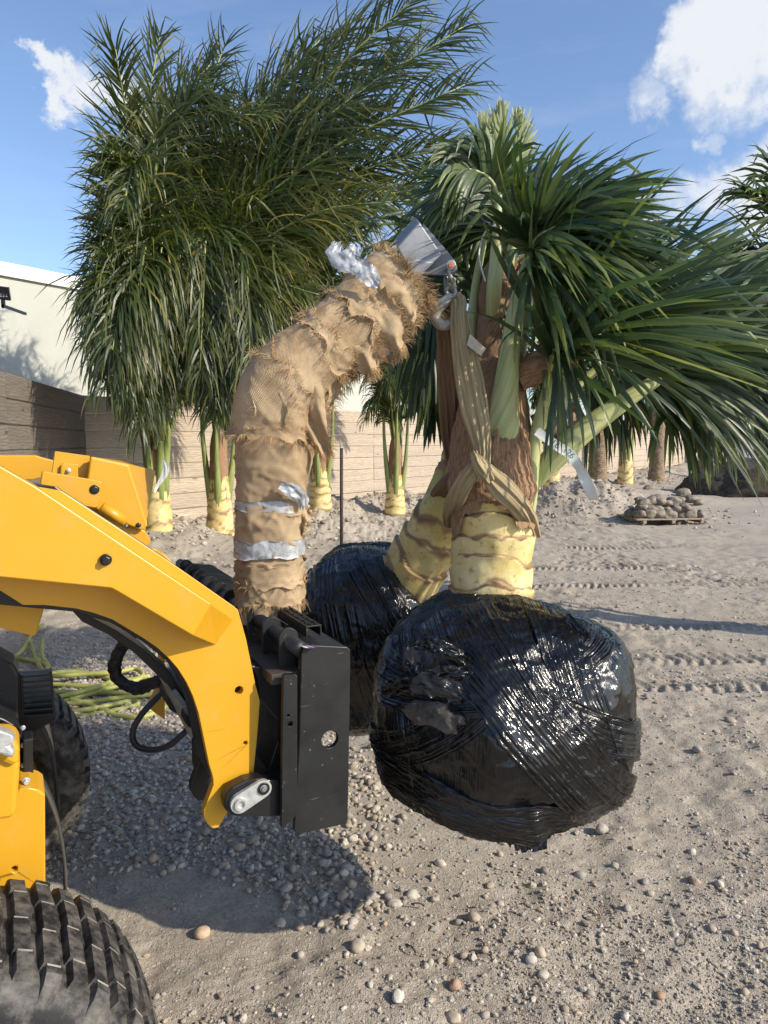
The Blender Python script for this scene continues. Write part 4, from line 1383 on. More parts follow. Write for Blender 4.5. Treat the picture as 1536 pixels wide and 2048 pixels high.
# arm depth behind the plate (box tube, dark inside)
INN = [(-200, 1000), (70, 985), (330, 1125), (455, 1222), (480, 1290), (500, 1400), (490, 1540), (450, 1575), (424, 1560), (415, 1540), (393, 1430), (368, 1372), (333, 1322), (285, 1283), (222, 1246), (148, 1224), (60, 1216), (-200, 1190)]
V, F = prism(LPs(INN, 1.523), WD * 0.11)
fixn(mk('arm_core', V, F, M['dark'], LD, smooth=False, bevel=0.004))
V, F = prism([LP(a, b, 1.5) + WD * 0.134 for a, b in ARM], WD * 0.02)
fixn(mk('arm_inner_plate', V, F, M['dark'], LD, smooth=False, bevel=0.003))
bolt(211, 1119, 12, wf - 0.0005, 'dark', LD, 0.016)
# hanging yellow tab at the left
plate('arm_tab', [(-60, 1165), (35, 1205), (89, 1213), (84, 1232), (72, 1270), (66, 1273), (0, 1256), (-60, 1240)], 1.62, 0.03, 'yellow', LD)
# dark curved tilt linkage under the arm
plate('tilt_link', [(135, 1212), (180, 1232), (235, 1262), (290, 1300), (340, 1345), (375, 1405), (398, 1470), (412, 1545), (424, 1590), (410, 1590), (400, 1552), (399, 1480), (372, 1420), (335, 1370), (268, 1305), (215, 1268), (165, 1244)], 1.70, 0.09, 'dark', LD)
cA, cB = LP(338, 1335, 1.78), LP(402, 1462, 1.74)
V, F, uv = tube(np.array([cA, (cA + cB) / 2, cB]), 0.030, 16)
mk('tilt_cylinder', V, F, M['castgrey'], LD, uv=uv)
V, F, uv = tube(np.array([cB, cB * 0.4 + LP(432, 1590, 1.7) * 0.6, LP(432, 1590, 1.7)]), 0.022, 16)
mk('cylinder_rod', V, F, M['dark'], LD, uv=uv)
V, F = cyl(LP(396, 1432, 1.70), WD, 0.033, 0.1, 20)
mk('cylinder_lug', V, F, M['bsteel'], LD, smooth=False, bevel=0.003)
V, F = cyl(LP(365, 1398, 1.78), WD, 0.038, 0.1, 20)
mk('cylinder_lug', V, F, M['bsteel'], LD, smooth=False, bevel=0.003)
plate('coupler_tab', [(322, 1310), (330, 1310), (330, 1440), (312, 1428), (300, 1418), (318, 1380)], 2.1, 0.05, 'yellow', LD)
plate('pipe_clamp', [(343, 1385), (352, 1378), (398, 1440), (388, 1448)], 1.69, 0.02, 'steel', LD)
# hydraulic hoses
hp, hr = pxpath([(340, 1372, 1.95, 1), (318, 1392, 1.93, 1), (284, 1428, 1.90, 1), (266, 1462, 1.88, 1), (272, 1490, 1.87, 1), (300, 1500, 1.86, 1), (336, 1492, 1.86, 1), (368, 1466, 1.87, 1), (378, 1455, 1.88, 1)])
V, F, uv = tube(resample(hp, 60), 0.0085, 14)
mk('hydraulic_hose', V, F, M['hose_black'], LD, uv=uv)
V, F, uv = tube(resample(np.array([P(352, 1368, 1.952), P(338, 1376, 1.95), P(318, 1392, 1.932)]), 8), 0.0098, 14)
mk('hose_ferrule', V, F, M['zinc'], LD, uv=uv)
V, F, uv = tube(resample(np.array([P(390, 1440, 1.882), P(381, 1452, 1.88), P(372, 1463, 1.872)]), 8), 0.0098, 14)
mk('hose_ferrule', V, F, M['dark'], LD, uv=uv)
hp, hr = pxpath([(262, 1270, 2.0, 1), (240, 1300, 2.0, 1), (229, 1335, 2.0, 1), (240, 1362, 2.0, 1), (270, 1376, 2.0, 1), (300, 1368, 2.0, 1), (330, 1358, 2.0, 1), (350, 1350, 2.0, 1)])
V, F, uv = tube(resample(hp, 110), 0.017, 18, disp=lambda a, s: 0.0045 * fbm(np.cos(a) * 2, np.sin(a) * 2, s * 60, oct=3, seed=4))
mk('hose_sleeve', V, F, M['sleeve'], LD, uv=uv)

# cross member and far arm seen above the near arm
plate('far_arm', [(-200, 905), (0, 911), (72, 911), (88, 916), (108, 921), (105, 950), (60, 960), (-200, 950)], 2.1, 0.12, 'yellow', LD)
plate('crossmember_panel', [(110, 903), (115, 903), (180, 912), (175, 965), (104, 948)], 1.88, 0.03, 'yellow', LD, bevel=0.004)
plate('crossmember_lug', [(122, 930), (128, 926), (156, 928), (157, 960), (120, 955)], 1.868, 0.01, 'yellow', LD)
bolt(137, 941.5, 5, 1.867, 'zinc', LD, 0.008)
plate('crossmember_gusset', [(182, 914), (258, 930), (296, 1050), (290, 1058), (281, 1060), (252, 1048), (192, 1018), (174, 968)], 1.84, 0.025, 'yellow', LD, bevel=0.004)
tw = [LP(258, 930, 1.842), LP(311, 942, 2.10), LP(291, 1062, 1.90), LP(266, 968, 1.845)]
V, F = prism([tw[0], tw[1], tw[2]], -HD * 0.012)
fixn(mk('crossmember_flange', V, F, M['yellow'], LD, smooth=False, bevel=0.002))
V, F = prism([LP(182, 913, 1.842), LP(258, 929, 1.842), LP(311, 941, 2.10), LP(240, 921, 2.15)], -ZD * 0.008)
fixn(mk('crossmember_top', V, F, M['yellow'], LD, smooth=False, bevel=0.002))
plate('stop_bracket', [(84, 944), (88, 943), (200, 962), (204, 966), (195, 1012), (190, 1016), (170, 1012), (120, 990), (80, 976)], 1.74, 0.03, 'yellow', LD, bevel=0.004)
bolt(189, 979, 9.5, 1.7395, 'dark', LD, 0.006, 'bumper')
a_, b_ = LP(203, 1014, 1.80), LP(250, 1044, 1.80)
V, F, uv = tube(np.array([a_, (a_ + b_) / 2, b_]), 0.013, 12)
mk('lock_pin_tube', V, F, M['yellow'], LD, uv=uv)
bolt(277, 1050, 5, 1.839, 'dark', LD, 0.006)
plate('link_plate', [(175, 1010), (215, 1020), (290, 1062), (302, 1080), (300, 1088), (292, 1095), (310, 1098), (330, 1108), (342, 1122), (350, 1135), (300, 1130), (200, 1050)], 1.86, 0.02, 'yellow', LD, holes=[(253, 1051, 5)])

# frame at lower left
plate('front_frame', [(34, 1584), (38, 1578), (60, 1576), (78, 1580), (90, 1588), (91, 1780), (-260, 1830), (-260, 1590)], 1.56, 0.10, 'yellow', LD, holes=[(29, 1739, 6)], bevel=0.006)
plate('side_column', [(-260, 1500), (-10, 1500), (30, 1512), (40, 1530), (38, 1560), (34, 1625), (20, 1640), (-260, 1670)], 1.49, 0.06, 'yellow', LD, bevel=0.012)
plate('column_cap', [(-80, 1480), (24, 1478), (40, 1492), (39, 1522), (28, 1536), (0, 1524), (-80, 1510)], 1.475, 0.09, 'yellow', LD, bevel=0.01)
plate('cast_block', [(-60, 1462), (0, 1461), (28, 1472), (31, 1484), (20, 1492), (31, 1503), (24, 1519), (0, 1509), (-60, 1500)], 1.45, 0.03, 'zinc', LD, bevel=0.006)
plate('radiator_cover', [(-120, 1300), (0, 1315), (28, 1330), (38, 1350), (38, 1440), (-120, 1450)], 1.75, 0.10, 'bsteel', LD, bevel=0.006)
plate('step_bracket', [(-120, 1425), (0, 1434), (30, 1448), (45, 1470), (46, 1560), (36, 1575), (-120, 1500)], 1.66, 0.05, 'dark', LD, bevel=0.008)
V, F, uv = tube(resample([LP(-40, 1432, 1.64), LP(0, 1438, 1.64), LP(30, 1455, 1.64)], 10), 0.006, 10)
mk('grab_bar', V, F, M['dark'], LD, uv=uv)
# step grating: frame, rungs
gw = 1.82
V, F = join([prism(LPs([(41, 1350), (46, 1350), (50, 1436), (45, 1436)], gw), WD * 0.02), prism(LPs([(98, 1343), (103, 1343), (112, 1432), (107, 1434)], gw), WD * 0.02)])
fixn(mk('grating_frame', V, F, M['dark'], LD, smooth=False))
for i in range(8):
    y0 = 1352 + i * 11.3
    V, F = prism(LPs([(43 + i * .5, y0), (104 + i, y0 - 5), (104 + i, y0 - 1.6), (43 + i * .5, y0 + 3.4)], gw + 0.002), WD * 0.03)
    fixn(mk('rung', V, F, M['bsteel'], LD, smooth=False))
plate('grating_back', [(38, 1345), (104, 1340), (112, 1440), (60, 1470), (38, 1460)], 1.95, 0.02, 'dark', LD)
# mud guards
def guard(name, L, w, th, width):
    pts = np.array([LP(a, b, w) for a, b in L])
    path = resample(pts, 26)
    V = np.concatenate([path, path + WD * width, path + WD * width - HD * th, path - HD * th])
    n = 26
    F = []
    for i in range(n - 1):
        for k in range(4):
            k2 = (k + 1) % 4
            F.append([k * n + i, k * n + i + 1, k2 * n + i + 1, k2 * n + i])
    F += [[0, n, 2 * n, 3 * n], [n - 1, 4 * n - 1, 3 * n - 1, 2 * n - 1]]
    fixn(mk(name, V, F, M['mudflap'], LD))
guard('mud_guard', [(45, 1568), (68, 1562), (88, 1575), (104, 1605), (118, 1645), (128, 1690), (134, 1740), (136, 1800)], 1.60, 0.006, 0.055)
guard('mud_guard', [(66, 1462), (84, 1455), (98, 1478), (110, 1520), (118, 1570), (122, 1620)], 2.1, 0.01, 0.25)
bolt(52, 1561, 8, 1.585, 'zinc', LD, 0.012)
for y in (1455, 1490, 1530):
    bolt(46, y, 5, 1.655, 'zinc', LD, 0.01)
plate('hinge_block', [(46, 1480), (66, 1476), (67, 1550), (50, 1556), (46, 1550)], 1.64, 0.05, 'bsteel', LD)

# wheels
def wheel(w0, w1, hc, R, lugs=58):
    wc = HD * hc + ZD * R + WD * (w0 + w1) / 2
    width = w1 - w0
    wh = bpy.data.objects.new('wheel', None)
    COL.objects.link(wh)
    wh.parent = LD
    wh.location = wc - root_of(LD)
    ROOT[wh.name] = wc
    # carcass profile: (w offset, radius)
    hwid = width / 2
    prof = np.array([(-hwid * 0.62, R * 0.52), (-hwid * 0.86, R * 0.60), (-hwid * 0.99, R * 0.74), (-hwid * 0.97, R * 0.86), (-hwid * 0.86, R * 0.935), (-hwid * 0.6, R * 0.955),
                     (0, R * 0.965), (hwid * 0.6, R * 0.955), (hwid * 0.86, R * 0.935), (hwid * 0.97, R * 0.86), (hwid * 0.99, R * 0.74), (hwid * 0.86, R * 0.60), (hwid * 0.62, R * 0.52)])
    pp = resample(np.c_[prof, np.zeros(len(prof))], 40)[:, :2]
    n = 96
    a = np.linspace(0, 2 * np.pi, n, endpoint=False)
    dirs = HD[None] * np.cos(a)[:, None] + ZD[None] * np.sin(a)[:, None]
    V = (wc + dirs[:, None, :] * pp[None, :, 1:2] + WD * pp[None, :, 0:1]).reshape(-1, 3)
    m = len(pp)
    i = (np.arange(n)[:, None] * m + np.arange(m - 1)[None]); j = (((np.arange(n) + 1) % n)[:, None] * m + np.arange(m - 1)[None])
    F = np.stack([i, i + 1, j + 1, j], -1).reshape(-1, 4)
    mk('tyre', V, F, M['rubber'], wh)
    rp = np.array([(-hwid * 0.60, R * 0.53), (-hwid * 0.45, R * 0.50), (-hwid * 0.30, R * 0.44), (-hwid * 0.28, R * 0.25), (-hwid * 0.3, 0.01)])
    V = (wc + dirs[:, None, :] * rp[None, :, 1:2] + WD * rp[None, :, 0:1]).reshape(-1, 3)
    m = len(rp)
    i = (np.arange(n)[:, None] * m + np.arange(m - 1)[None]); j = (((np.arange(n) + 1) % n)[:, None] * m + np.arange(m - 1)[None])
    mk('rim', V, np.stack([i, i + 1, j + 1, j], -1).reshape(-1, 4), M['yellow'], wh)
    # one tread bar: blocks across the width, built at angle 0 about the wheel axis
    metas = []
    for kind in (0, 1):
        rr = random.Random(kind + 5)
        parts = []; marks = []
        edges = np.array([-1.0, -0.70, -0.18, 0.34, 0.76, 1.0]) + (0.16 if kind else 0.0)
        edges = np.clip(edges, -1.0, 1.0)
        pitch = 2 * np.pi / lugs
        for q in range(len(edges) - 1):
            e0, e1 = edges[q] + 0.020, edges[q + 1] - 0.020
            if e1 - e0 < 0.05: continue
            k = 4
            ws = np.linspace(e0, e1, k)
            def rad(x):
                return R * (0.955 - 0.03 * abs(x) ** 2 - 0.17 * max(0, (abs(x) - 0.84) / 0.16) ** 1.6)
            zig = (0.04 if q % 2 else -0.04) * pitch + 0.10 * pitch * ws
            Vv = []
            for x, zz in zip(ws, zig):
                for (da, dr) in ((-0.34, -0.006), (0.34, -0.006), (0.29, 0.020), (-0.29, 0.020)):
                    an = zz + da * pitch
                    r = rad(x) + dr * (0.75 if abs(x) > 0.97 else 1)
                    Vv.append(HD * math.cos(an) * r + ZD * math.sin(an) * r + WD * x * hwid)
            Ff = []
            for i_ in range(k - 1):
                for c_ in range(4):
                    c2 = (c_ + 1) % 4
                    Ff.append([i_ * 4 + c_, i_ * 4 + c2, i_ * 4 + 4 + c2, i_ * 4 + 4 + c_])
            Ff += [[0, 3, 2, 1], [k * 4 - 4, k * 4 - 3, k * 4 - 2, k * 4 - 1]]
            parts.append((np.array(Vv), Ff)); marks += [0] * len(Ff)
            if q < len(edges) - 2 and e1 < 0.95:
                Sv = []
                for x in (e1 + 0.002, e1 + 0.038):
                    for (da, dr) in ((-0.27, 0.0), (0.27, 0.0), (0.25, 0.0188), (-0.25, 0.0188)):
                        an = zig[-1] + da * pitch; r = rad(x) + dr
                        Sv.append(HD * math.cos(an) * r + ZD * math.sin(an) * r + WD * x * hwid)
                Sf = [[c_, (c_ + 1) % 4, 4 + (c_ + 1) % 4, 4 + c_] for c_ in range(4)]
                parts.append((np.array(Sv), Sf)); marks += [1] * 4
        V, F = join(parts)
        me = mesh_data('tread_bar', V, F, smooth=False)
        me.materials.append(M['rubber']); me.materials.append(M['tyre_dust'])
        me.polygons.foreach_set('material_index', marks)
        metas.append(me)
    for i_ in range(lugs):
        an = i_ * 2 * np.pi / lugs
        o = bpy.data.objects.new('tread_bar', metas[i_ % 2])
        COL.objects.link(o)
        o.parent = wh
        # rotation about the lateral axis WD carrying HD towards +Z
        o.rotation_mode = 'QUATERNION'
        ax = Vector(np.cross(HD, ZD))
        from mathutils import Quaternion
        o.rotation_quaternion = Quaternion(ax, an)
    return wh


wheel(1.17, 1.50, -0.155, 0.355, 48)
wheel(2.62, 2.93, -0.145, 0.345, 48)
# front axle / chassis mass between the wheels (dark, mostly hidden)
V, F = box(HD * -0.55 + WD * 2.06 + ZD * 0.52, HD * 0.42, WD * 0.46, ZD * 0.22)
mk('chassis', V, F, M['dark'], LD, smooth=False, bevel=0.01)
V, F = box(HD * -1.0 + WD * 2.06 + ZD * 1.15, HD * 0.30, WD * 0.40, ZD * 0.35)
mk('body', V, F, M['yellow'], LD, smooth=False, bevel=0.02)

# ------------------------------------------------------------ quick-attach coupler and boom attachment
LINK = [(452, 1590), (449, 1605), (451, 1620), (462, 1631), (480, 1634), (565, 1634), (566, 1560), (540, 1560), (520, 1556), (490, 1562), (466, 1574)]
plate('coupler_link', LINK, 1.455, 0.035, 'dark', LD, bevel=0.006)
plate('coupler_block', [(500, 1330), (566, 1345), (566, 1630), (520, 1632), (508, 1600), (520, 1560), (536, 1540), (556, 1480), (556, 1440), (520, 1400), (512, 1350)], 1.53, 0.10, 'dark', LD)
def caps(L, w):
    (x0, y0, r0), (x1, y1, r1) = L
    c0, c1 = LP(x0, y0, w), LP(x1, y1, w)
    R0, R1 = r0 / 1450 * c0[1], r1 / 1450 * c1[1]
    d = c1 - c0; ang = math.atan2(np.dot(d, ZD), np.dot(d, HD))
    pts = [c1 + (HD * math.cos(ang + t) + ZD * math.sin(ang + t)) * R1 for t in np.linspace(-np.pi / 2, np.pi / 2, 12)]
    pts += [c0 + (HD * math.cos(ang + t) + ZD * math.sin(ang + t)) * R0 for t in np.linspace(np.pi / 2, 3 * np.pi / 2, 12)]
    return pts
V, F = prism(caps([(481, 1608, 21), (526, 1579, 19)], 1.443), WD * 0.0115)
fixn(mk('pin_retainer', V, F, M['zinc'], LD, smooth=False, bevel=0.002))
for (x, y, r, h, mt, nm) in [(481, 1608, 14, 0.006, 'zinc', 'pivot_pin'), (527, 1577, 13, 0.004, 'dark', 'retainer_bolt')]:
    c = LP(x, y, 1.4429); rm = r / 1450 * c[1]
    th = np.linspace(0, 2 * np.pi, 24, endpoint=False)
    ring = lambda rr_, o: [c - WD * o + HD * math.cos(t) * rr_ + ZD * math.sin(t) * rr_ for t in th]
    V = np.array(ring(rm, 0) + ring(rm * 0.95, h) + ring(rm * 0.58, h) + ring(rm * 0.52, -0.002))
    F = [[k * 24 + i, k * 24 + (i + 1) % 24, k * 24 + 24 + (i + 1) % 24, k * 24 + 24 + i] for k in range(3) for i in range(24)] + [[72 + i for i in range(24)]]
    fixn(mk(nm, V, F, M[mt], LD, smooth=False))
bolt(527, 1577, 8, 1.4395, 'steel', LD, 0.006)

AT = thing('boom_attachment', 'black steel attachment frame with round knuckles carrying the burlap wrapped boom', 'attachment', (-0.4, 1.9, 0.9))
w0 = 1.44
plate('end_plate', [(608, 1293), (612, 1290), (694, 1294), (701, 1299), (701, 1340), (696, 1640), (692, 1648), (597, 1669), (589, 1662), (590, 1640), (599, 1480), (603, 1310)], w0, 0.013, 'bsteel', AT, holes=[(660, 1479, 18.5)], bevel=0.002)
plate('frame_flange', [(567, 1353), (570, 1350), (590, 1349), (595, 1352), (595, 1620), (590, 1634), (566, 1657), (563, 1655)], w0 - 0.01, 0.014, 'bsteel', AT, holes=[(577, 1431, 3.0), (581, 1448, 5.5)], bevel=0.0015)
# top plate and skins running away from the end plate (real lateral width 1.25 m)
A_, B_ = LP(610, 1293, w0 + 0.006), LP(699, 1297, w0 + 0.006)
WL = 1.25
V, F = prism([A_, B_, B_ + WD * WL, A_ + WD * WL], -ZD * 0.010)
fixn(mk('top_plate', V, F, M['bsteel'], AT, smooth=False, bevel=0.002))
C_, D_ = LP(606, 1360, w0 + 0.02), LP(606, 1640, w0 + 0.02)
V, F = prism([C_, D_, D_ + WD * WL, C_ + WD * WL], HD * 0.008)
fixn(mk('back_plate', V, F, M['dark'], AT, smooth=False))
# brown rusty channel under the knuckles
a1_ = LP(600, 1352, w0 + 0.02)
V, F = box(a1_ + WD * WL / 2 - HD * 0.03, HD * 0.035, WD * WL / 2, ZD * 0.012)
mk('rear_channel', V, F, M['pipe'], AT, smooth=False, bevel=0.002)
for k in range(10):
    c = A_ + WD * (0.052 + k * 0.118) - HD * 0.018
    r = 0.0225
    pts = [c + HD * math.cos(t) * r + ZD * (math.sin(t) * r + 0.008) for t in np.linspace(0, np.pi, 12)] + [c - HD * r - ZD * 0.085, c + HD * r * 1.0 - ZD * 0.085]
    V, F = prism(pts, WD * 0.010)
    fixn(mk('knuckle', V, F, M['bsteel'], AT, smooth=False, bevel=0.0012))
V, F = cyl(A_ - HD * 0.012 - ZD * 0.004, WD, 0.017, WL, 20)
mk('knuckle_bar', V, F, M['bsteel'], AT)
# hollow step tube lying on the top plate
sc_ = LP(628, 1277, w0 + 0.07); sc_[2] = A_[2] + 0.0
hh, hz = 0.017, 0.022
for dx, dz, sx, sz in ((-hh, hz / 2 + .001, 0.0016, hz / 2), (hh, hz / 2 + .001, 0.0016, hz / 2), (0, hz + .0028, hh + 0.0016, 0.0016)):
    V, F = box(sc_ + HD * dx + ZD * dz + WD * 0.12, HD * sx, WD * 0.12, ZD * sz)
    mk('step_tube_wall', V, F, M['bsteel'], AT, smooth=False, bevel=0.0006)
for i in range(13):
    for j in range(2):
        V, F = box(sc_ + HD * (-0.008 + 0.016 * j) + ZD * (hz + 0.0062) + WD * (0.012 + i * 0.018), nrm(HD + WD * (1 if (i + j) % 2 else -1)) * 0.005, nrm(HD - WD * (1 if (i + j) % 2 else -1)) * 0.0018, ZD * 0.0016)
        mk('grip_bead', V, F, M['bsteel'], AT, smooth=False)
# gusset near the boom foot and vinyl decals on the top plate
zt = A_[2] + 0.0015
def onTop(px, py, dz=0.0):
    Yd = 1.7
    for _ in range(6):
        p = P(px, py, Yd); q = P(px, py, Yd + 0.01)
        Yd += 0.01 * (zt + dz - p[2]) / (q[2] - p[2])
    return P(px, py, Yd)
def decal(L, mt, dz, nm='decal'):
    V, F = prism([onTop(a, b, dz) for a, b in L], ZD * 0.0006)
    fixn(mk(nm, V, F, M[mt], AT, smooth=False))
decal([(538, 1233), (548, 1229), (565, 1226), (574, 1227), (583, 1231), (585, 1236), (565, 1236.5), (545, 1235.5)], 'decal_w', 0.0)
decal([(543, 1233), (550, 1230), (565, 1227.6), (573, 1228.5), (580, 1232), (581, 1235), (565, 1235.3), (550, 1234.6)], 'bsteel', 0.0008)
decal([(551, 1233.6), (560, 1231.4), (576, 1231.2), (579, 1234), (565, 1234.6)], 'decal_r', 0.0016)
for L in ([(568, 1237.6), (586, 1237.2), (586.5, 1238.6), (568.5, 1239)], [(572, 1240), (588, 1239.4), (588.3, 1241), (572.6, 1241.6)], [(583, 1229), (585, 1229), (586, 1237), (584, 1237)], [(556, 1238), (558, 1237.6), (577, 1250), (575, 1250.6)], [(578, 1244), (588, 1243), (588, 1245), (578, 1246)]):
    decal(L, 'decal_w', 0.0)
decal([(601, 1291), (604, 1288.5), (614, 1287.5), (628, 1290), (632, 1293), (631, 1296), (618, 1297), (608, 1296)], 'decal_b', 0.0)
decal([(603, 1291.5), (606, 1289.8), (630, 1294), (630, 1295.6), (622, 1296)], 'decal_r', 0.0008)
decal([(603, 1293), (606, 1292), (618, 1296), (610, 1295.8)], 'decal_w', 0.0008)
for k in range(3):
    decal([(608 + k * 6, 1290.6 + k * 1.1), (609.6 + k * 6, 1290.8 + k * 1.1), (615 + k * 6, 1293.6 + k * 0.7), (613.4 + k * 6, 1293.5 + k * 0.7)], 'decal_w', 0.0016)
# ------------------------------------------------------------ burlap-wrapped boom
BM = [(541, 1238, 1.86, 64), (540, 1160, 1.86, 66), (540, 1080, 1.86, 67), (542, 1000, 1.86, 68), (547, 920, 1.86, 76), (550, 850, 1.86, 78), (556, 806, 1.86, 80), (576, 764, 1.865, 78),
      (616, 722, 1.88, 70), (664, 684, 1.90, 66), (712, 644, 1.93, 66), (752, 608, 1.96, 68), (786, 576, 1.98, 64), (802, 560, 1.985, 58)]
bp_, br_ = pxpath(BM)
BPATH, ex = resample(bp_, 240, br_ - 0.004)
BRAD = ex[:, 0]
BS = np.r_[0, np.cumsum(np.linalg.norm(np.diff(BPATH, axis=0), axis=1))]
BLEN = BS[-1]
BT, BA, BB = frames(BPATH, ref=(0, 1, 0))        # A points away from the camera


def sleeve(s0, s1, out, seed, amp=1.0, k=None, n=120, tear=0.012, tilt=0.0, mat='burlap', dens=300):
    k = k or max(14, int((s1 - s0) / 0.0045))
    u = np.linspace(0, 1, k)
    th = np.linspace(0, 2 * np.pi, n + 1)
    U, TH = np.meshgrid(u, th, indexing='ij')
    c, s = np.cos(TH), np.sin(TH)
    e0 = s0 + tear * fbm(c * 3 + seed, s * 3, oct=4, seed=seed) + tilt * s
    e1 = s1 + tear * fbm(c * 3 - seed, s * 3, oct=4, seed=seed + 1) + tilt * s
    S = np.clip(e0 * (1 - U) + e1 * U, 0, BLEN)
    fi = S / BLEN * 239
    # arc length is uniform in BPATH
    i0 = np.clip(fi.astype(int), 0, 238); f = fi - i0
    lerp = lambda A: A[i0] * (1 - f[..., None]) + A[i0 + 1] * f[..., None]
    cen, a_, b_ = lerp(BPATH), nrm(lerp(BA)), nrm(lerp(BB))
    rad = BRAD[i0] * (1 - f) + BRAD[i0 + 1] * f
    # sagging diagonal folds
    q = S * 46 + 2.2 * np.sin(TH + seed) + 2.2 * vnoise(c * 1.6 + seed, s * 1.6, S * 6, seed=seed)
    folds = (1 - np.abs(vnoise(q, c * 1.2 + seed * 3, s * 1.2, seed=seed + 5))) ** 3
    soft = fbm(c * 1.8 + seed, s * 1.8, S * 9, oct=3, seed=seed + 2)
    ends = np.minimum(u, 1 - u)[:, None]
    q2 = S * 17 - 1.6 * np.sin(TH + seed * 2) + 1.5 * vnoise(c * 1.3, s * 1.3 + seed, S * 4, seed=seed + 8)
    folds2 = (1 - np.abs(vnoise(q2, c * 0.8 + seed, s * 0.8, seed=seed + 11))) ** 5
    d = out * 0.8 + amp * (0.0042 * folds + 0.0060 * folds2 + 0.0026 * soft) + 0.0016 * vnoise(c * 9, s * 9, S * 60, seed=seed)
    d = d + 0.004 * sstep(0.06, 0.0, ends) * (0.4 + vnoise(c * 5, s * 5, seed=seed + 9))
    sq = 1.0 + 0.035 * np.cos(4 * (TH - 0.78))        # square tube hidden under the cloth
    R = rad * sq + d
    V = cen + a_ * (R * c)[..., None] + b_ * (R * s)[..., None]
    i = np.arange(k - 1)[:, None] * (n + 1) + np.arange(n)[None]
    F = np.stack([i, i + 1, i + n + 2, i + n + 1], -1).reshape(-1, 4)
    uv = np.stack([TH * 0.095, S], -1).reshape(-1, 2)
    o = mk('burlap_wrap' if mat == 'burlap' else 'silver_tape_band', V.reshape(-1, 3), F, M[mat], BO, uv=uv)
    return V, o


def strands(name, base, dirs, L, parent, seed, mat='strand', r=0.0007, droop=1.0, curl=0.5, count=None, kind='stuff'):
    """many thin frayed threads in one mesh: 3-sided tapered ribbons"""
    rg = np.random.default_rng(seed)
    n = len(base); K = 5
    pos = base.copy(); d = nrm(dirs + rg.normal(0, curl * 0.5, (n, 3)))
    L = L * rg.uniform(0.4, 1.3, n)
    rows = []
    for k in range(K + 1):
        w = nrm(np.cross(d, rg.normal(0, 0.2, (n, 3)) + np.array([0.1, -1, 0.1])))
        h = r * (1 - 0.6 * k / K)
        w2 = nrm(np.cross(d, w))
        rows.append(np.stack([pos + w * h, pos - w * h * 0.5 + w2 * h * 0.8, pos - w * h * 0.5 - w2 * h * 0.8], 1))
        pos = pos + d * (L / K)[:, None]
        d = nrm(d + np.array([0, 0, -1.0]) * droop / K + rg.normal(0, curl, (n, 3)) / math.sqrt(K))
    V = np.stack(rows, 1).reshape(-1, 3)
    b = (np.arange(n) * (K + 1) * 3)[:, None, None]
    kk = (np.arange(K) * 3)[None, :, None]
    c = np.arange(3)[None, None, :]
    c2 = (c + 1) % 3
    F = np.stack([b + kk + c, b + kk + c2, b + kk + 3 + c2, b + kk + 3 + c], -1).reshape(-1, 4)
    o = mk(name, V, F, M[mat], parent)
    if kind: o['kind'] = kind
    return o


def fray(Vg, row, n, L, seed, out=0.4, along=1.0, droop=1.2, arc=None, r=0.0007):
    """fringe along an edge row of a sleeve grid"""
    rg = np.random.default_rng(seed)
    ring = Vg[row]
    nxt = Vg[1] if row == 0 else Vg[-2]
    m = len(ring) - 1
    idx = rg.integers(0, m, n) if arc is None else (rg.uniform(arc[0], arc[1], n) * m).astype(int) % m
    f = rg.uniform(0, 1, n)[:, None]
    b = ring[idx] * (1 - f) + ring[idx + 1] * f
    cen = ring.mean(0)
    al = nrm(ring[idx] - nxt[idx])
    ou = nrm(b - cen)
    return b, nrm(al * along + ou * out), L


BO = thing('burlap_wrapped_boom', 'bent lifting boom wrapped in torn brown burlap with silver tape and grey steel tip', 'boom', BPATH[0])
st_ = [(0.000, 0.085, 0.000, 11, .8), (0.070, 0.150, 0.005, 12, .7), (0.135, 0.205, 0.001, 13, .8), (0.240, 0.305, 0.001, 14, 1.0), (0.330, 0.50, 0.004, 15, 1.2), (0.475, 0.665, 0.007, 16, 1.0)]
Sb = BLEN
grids = {}
rows_ = [(0.0, 0.075, 0.0), (0.062, 0.15, 0.005), (0.14, 0.235, 0.001), (0.20, 0.325, 0.003), (0.31, 0.41, 0.006), (0.39, 0.60, 0.006), (0.57, 0.72, 0.010), (0.685, 0.80, 0.004), (0.775, 0.92, 0.010), (0.86, 0.995, 0.012)]
tot = 1.0
sc_len = BLEN
spec = [(0.000, 0.060, 0.000, 11, 1.1), (0.048, 0.100, 0.007, 12, 1.0), (0.092, 0.150, 0.004, 20, 1.2), (0.140, 0.180, 0.001, 13, 1.0), (0.175, 0.285, 0.004, 14, 1.3), (0.275, 0.47, 0.005, 15, 0.95),
        (0.455, 0.60, 0.009, 16, 0.75), (0.585, 0.725, 0.007, 17, 0.9), (0.70, 0.865, 0.012, 18, 0.95), (0.80, 1.0, 0.018, 19, 1.05)]
EB, ED, EL = [], [], []
for (a, b, o_, sd_, am) in spec:
    G, _ = sleeve(a * BLEN, b * BLEN, o_, sd_, am, tear=0.008 + 0.010 * (a > 0.4), tilt=0.010 if 0.4 < a < 0.75 else 0.0)
    grids[sd_] = G
fr = []
fr.append(fray(grids[12], -1, 160, 0.012, 1)); fr.append(fray(grids[12], 0, 260, 0.020, 2)); fr.append(fray(grids[11], 0, 60, 0.012, 3))
fr.append(fray(grids[20], 0, 90, 0.012, 21)); fr.append(fray(grids[14], 0, 120, 0.014, 4)); fr.append(fray(grids[15], 0, 90, 0.012, 5)); fr.append(fray(grids[15], -1, 200, 0.018, 6))
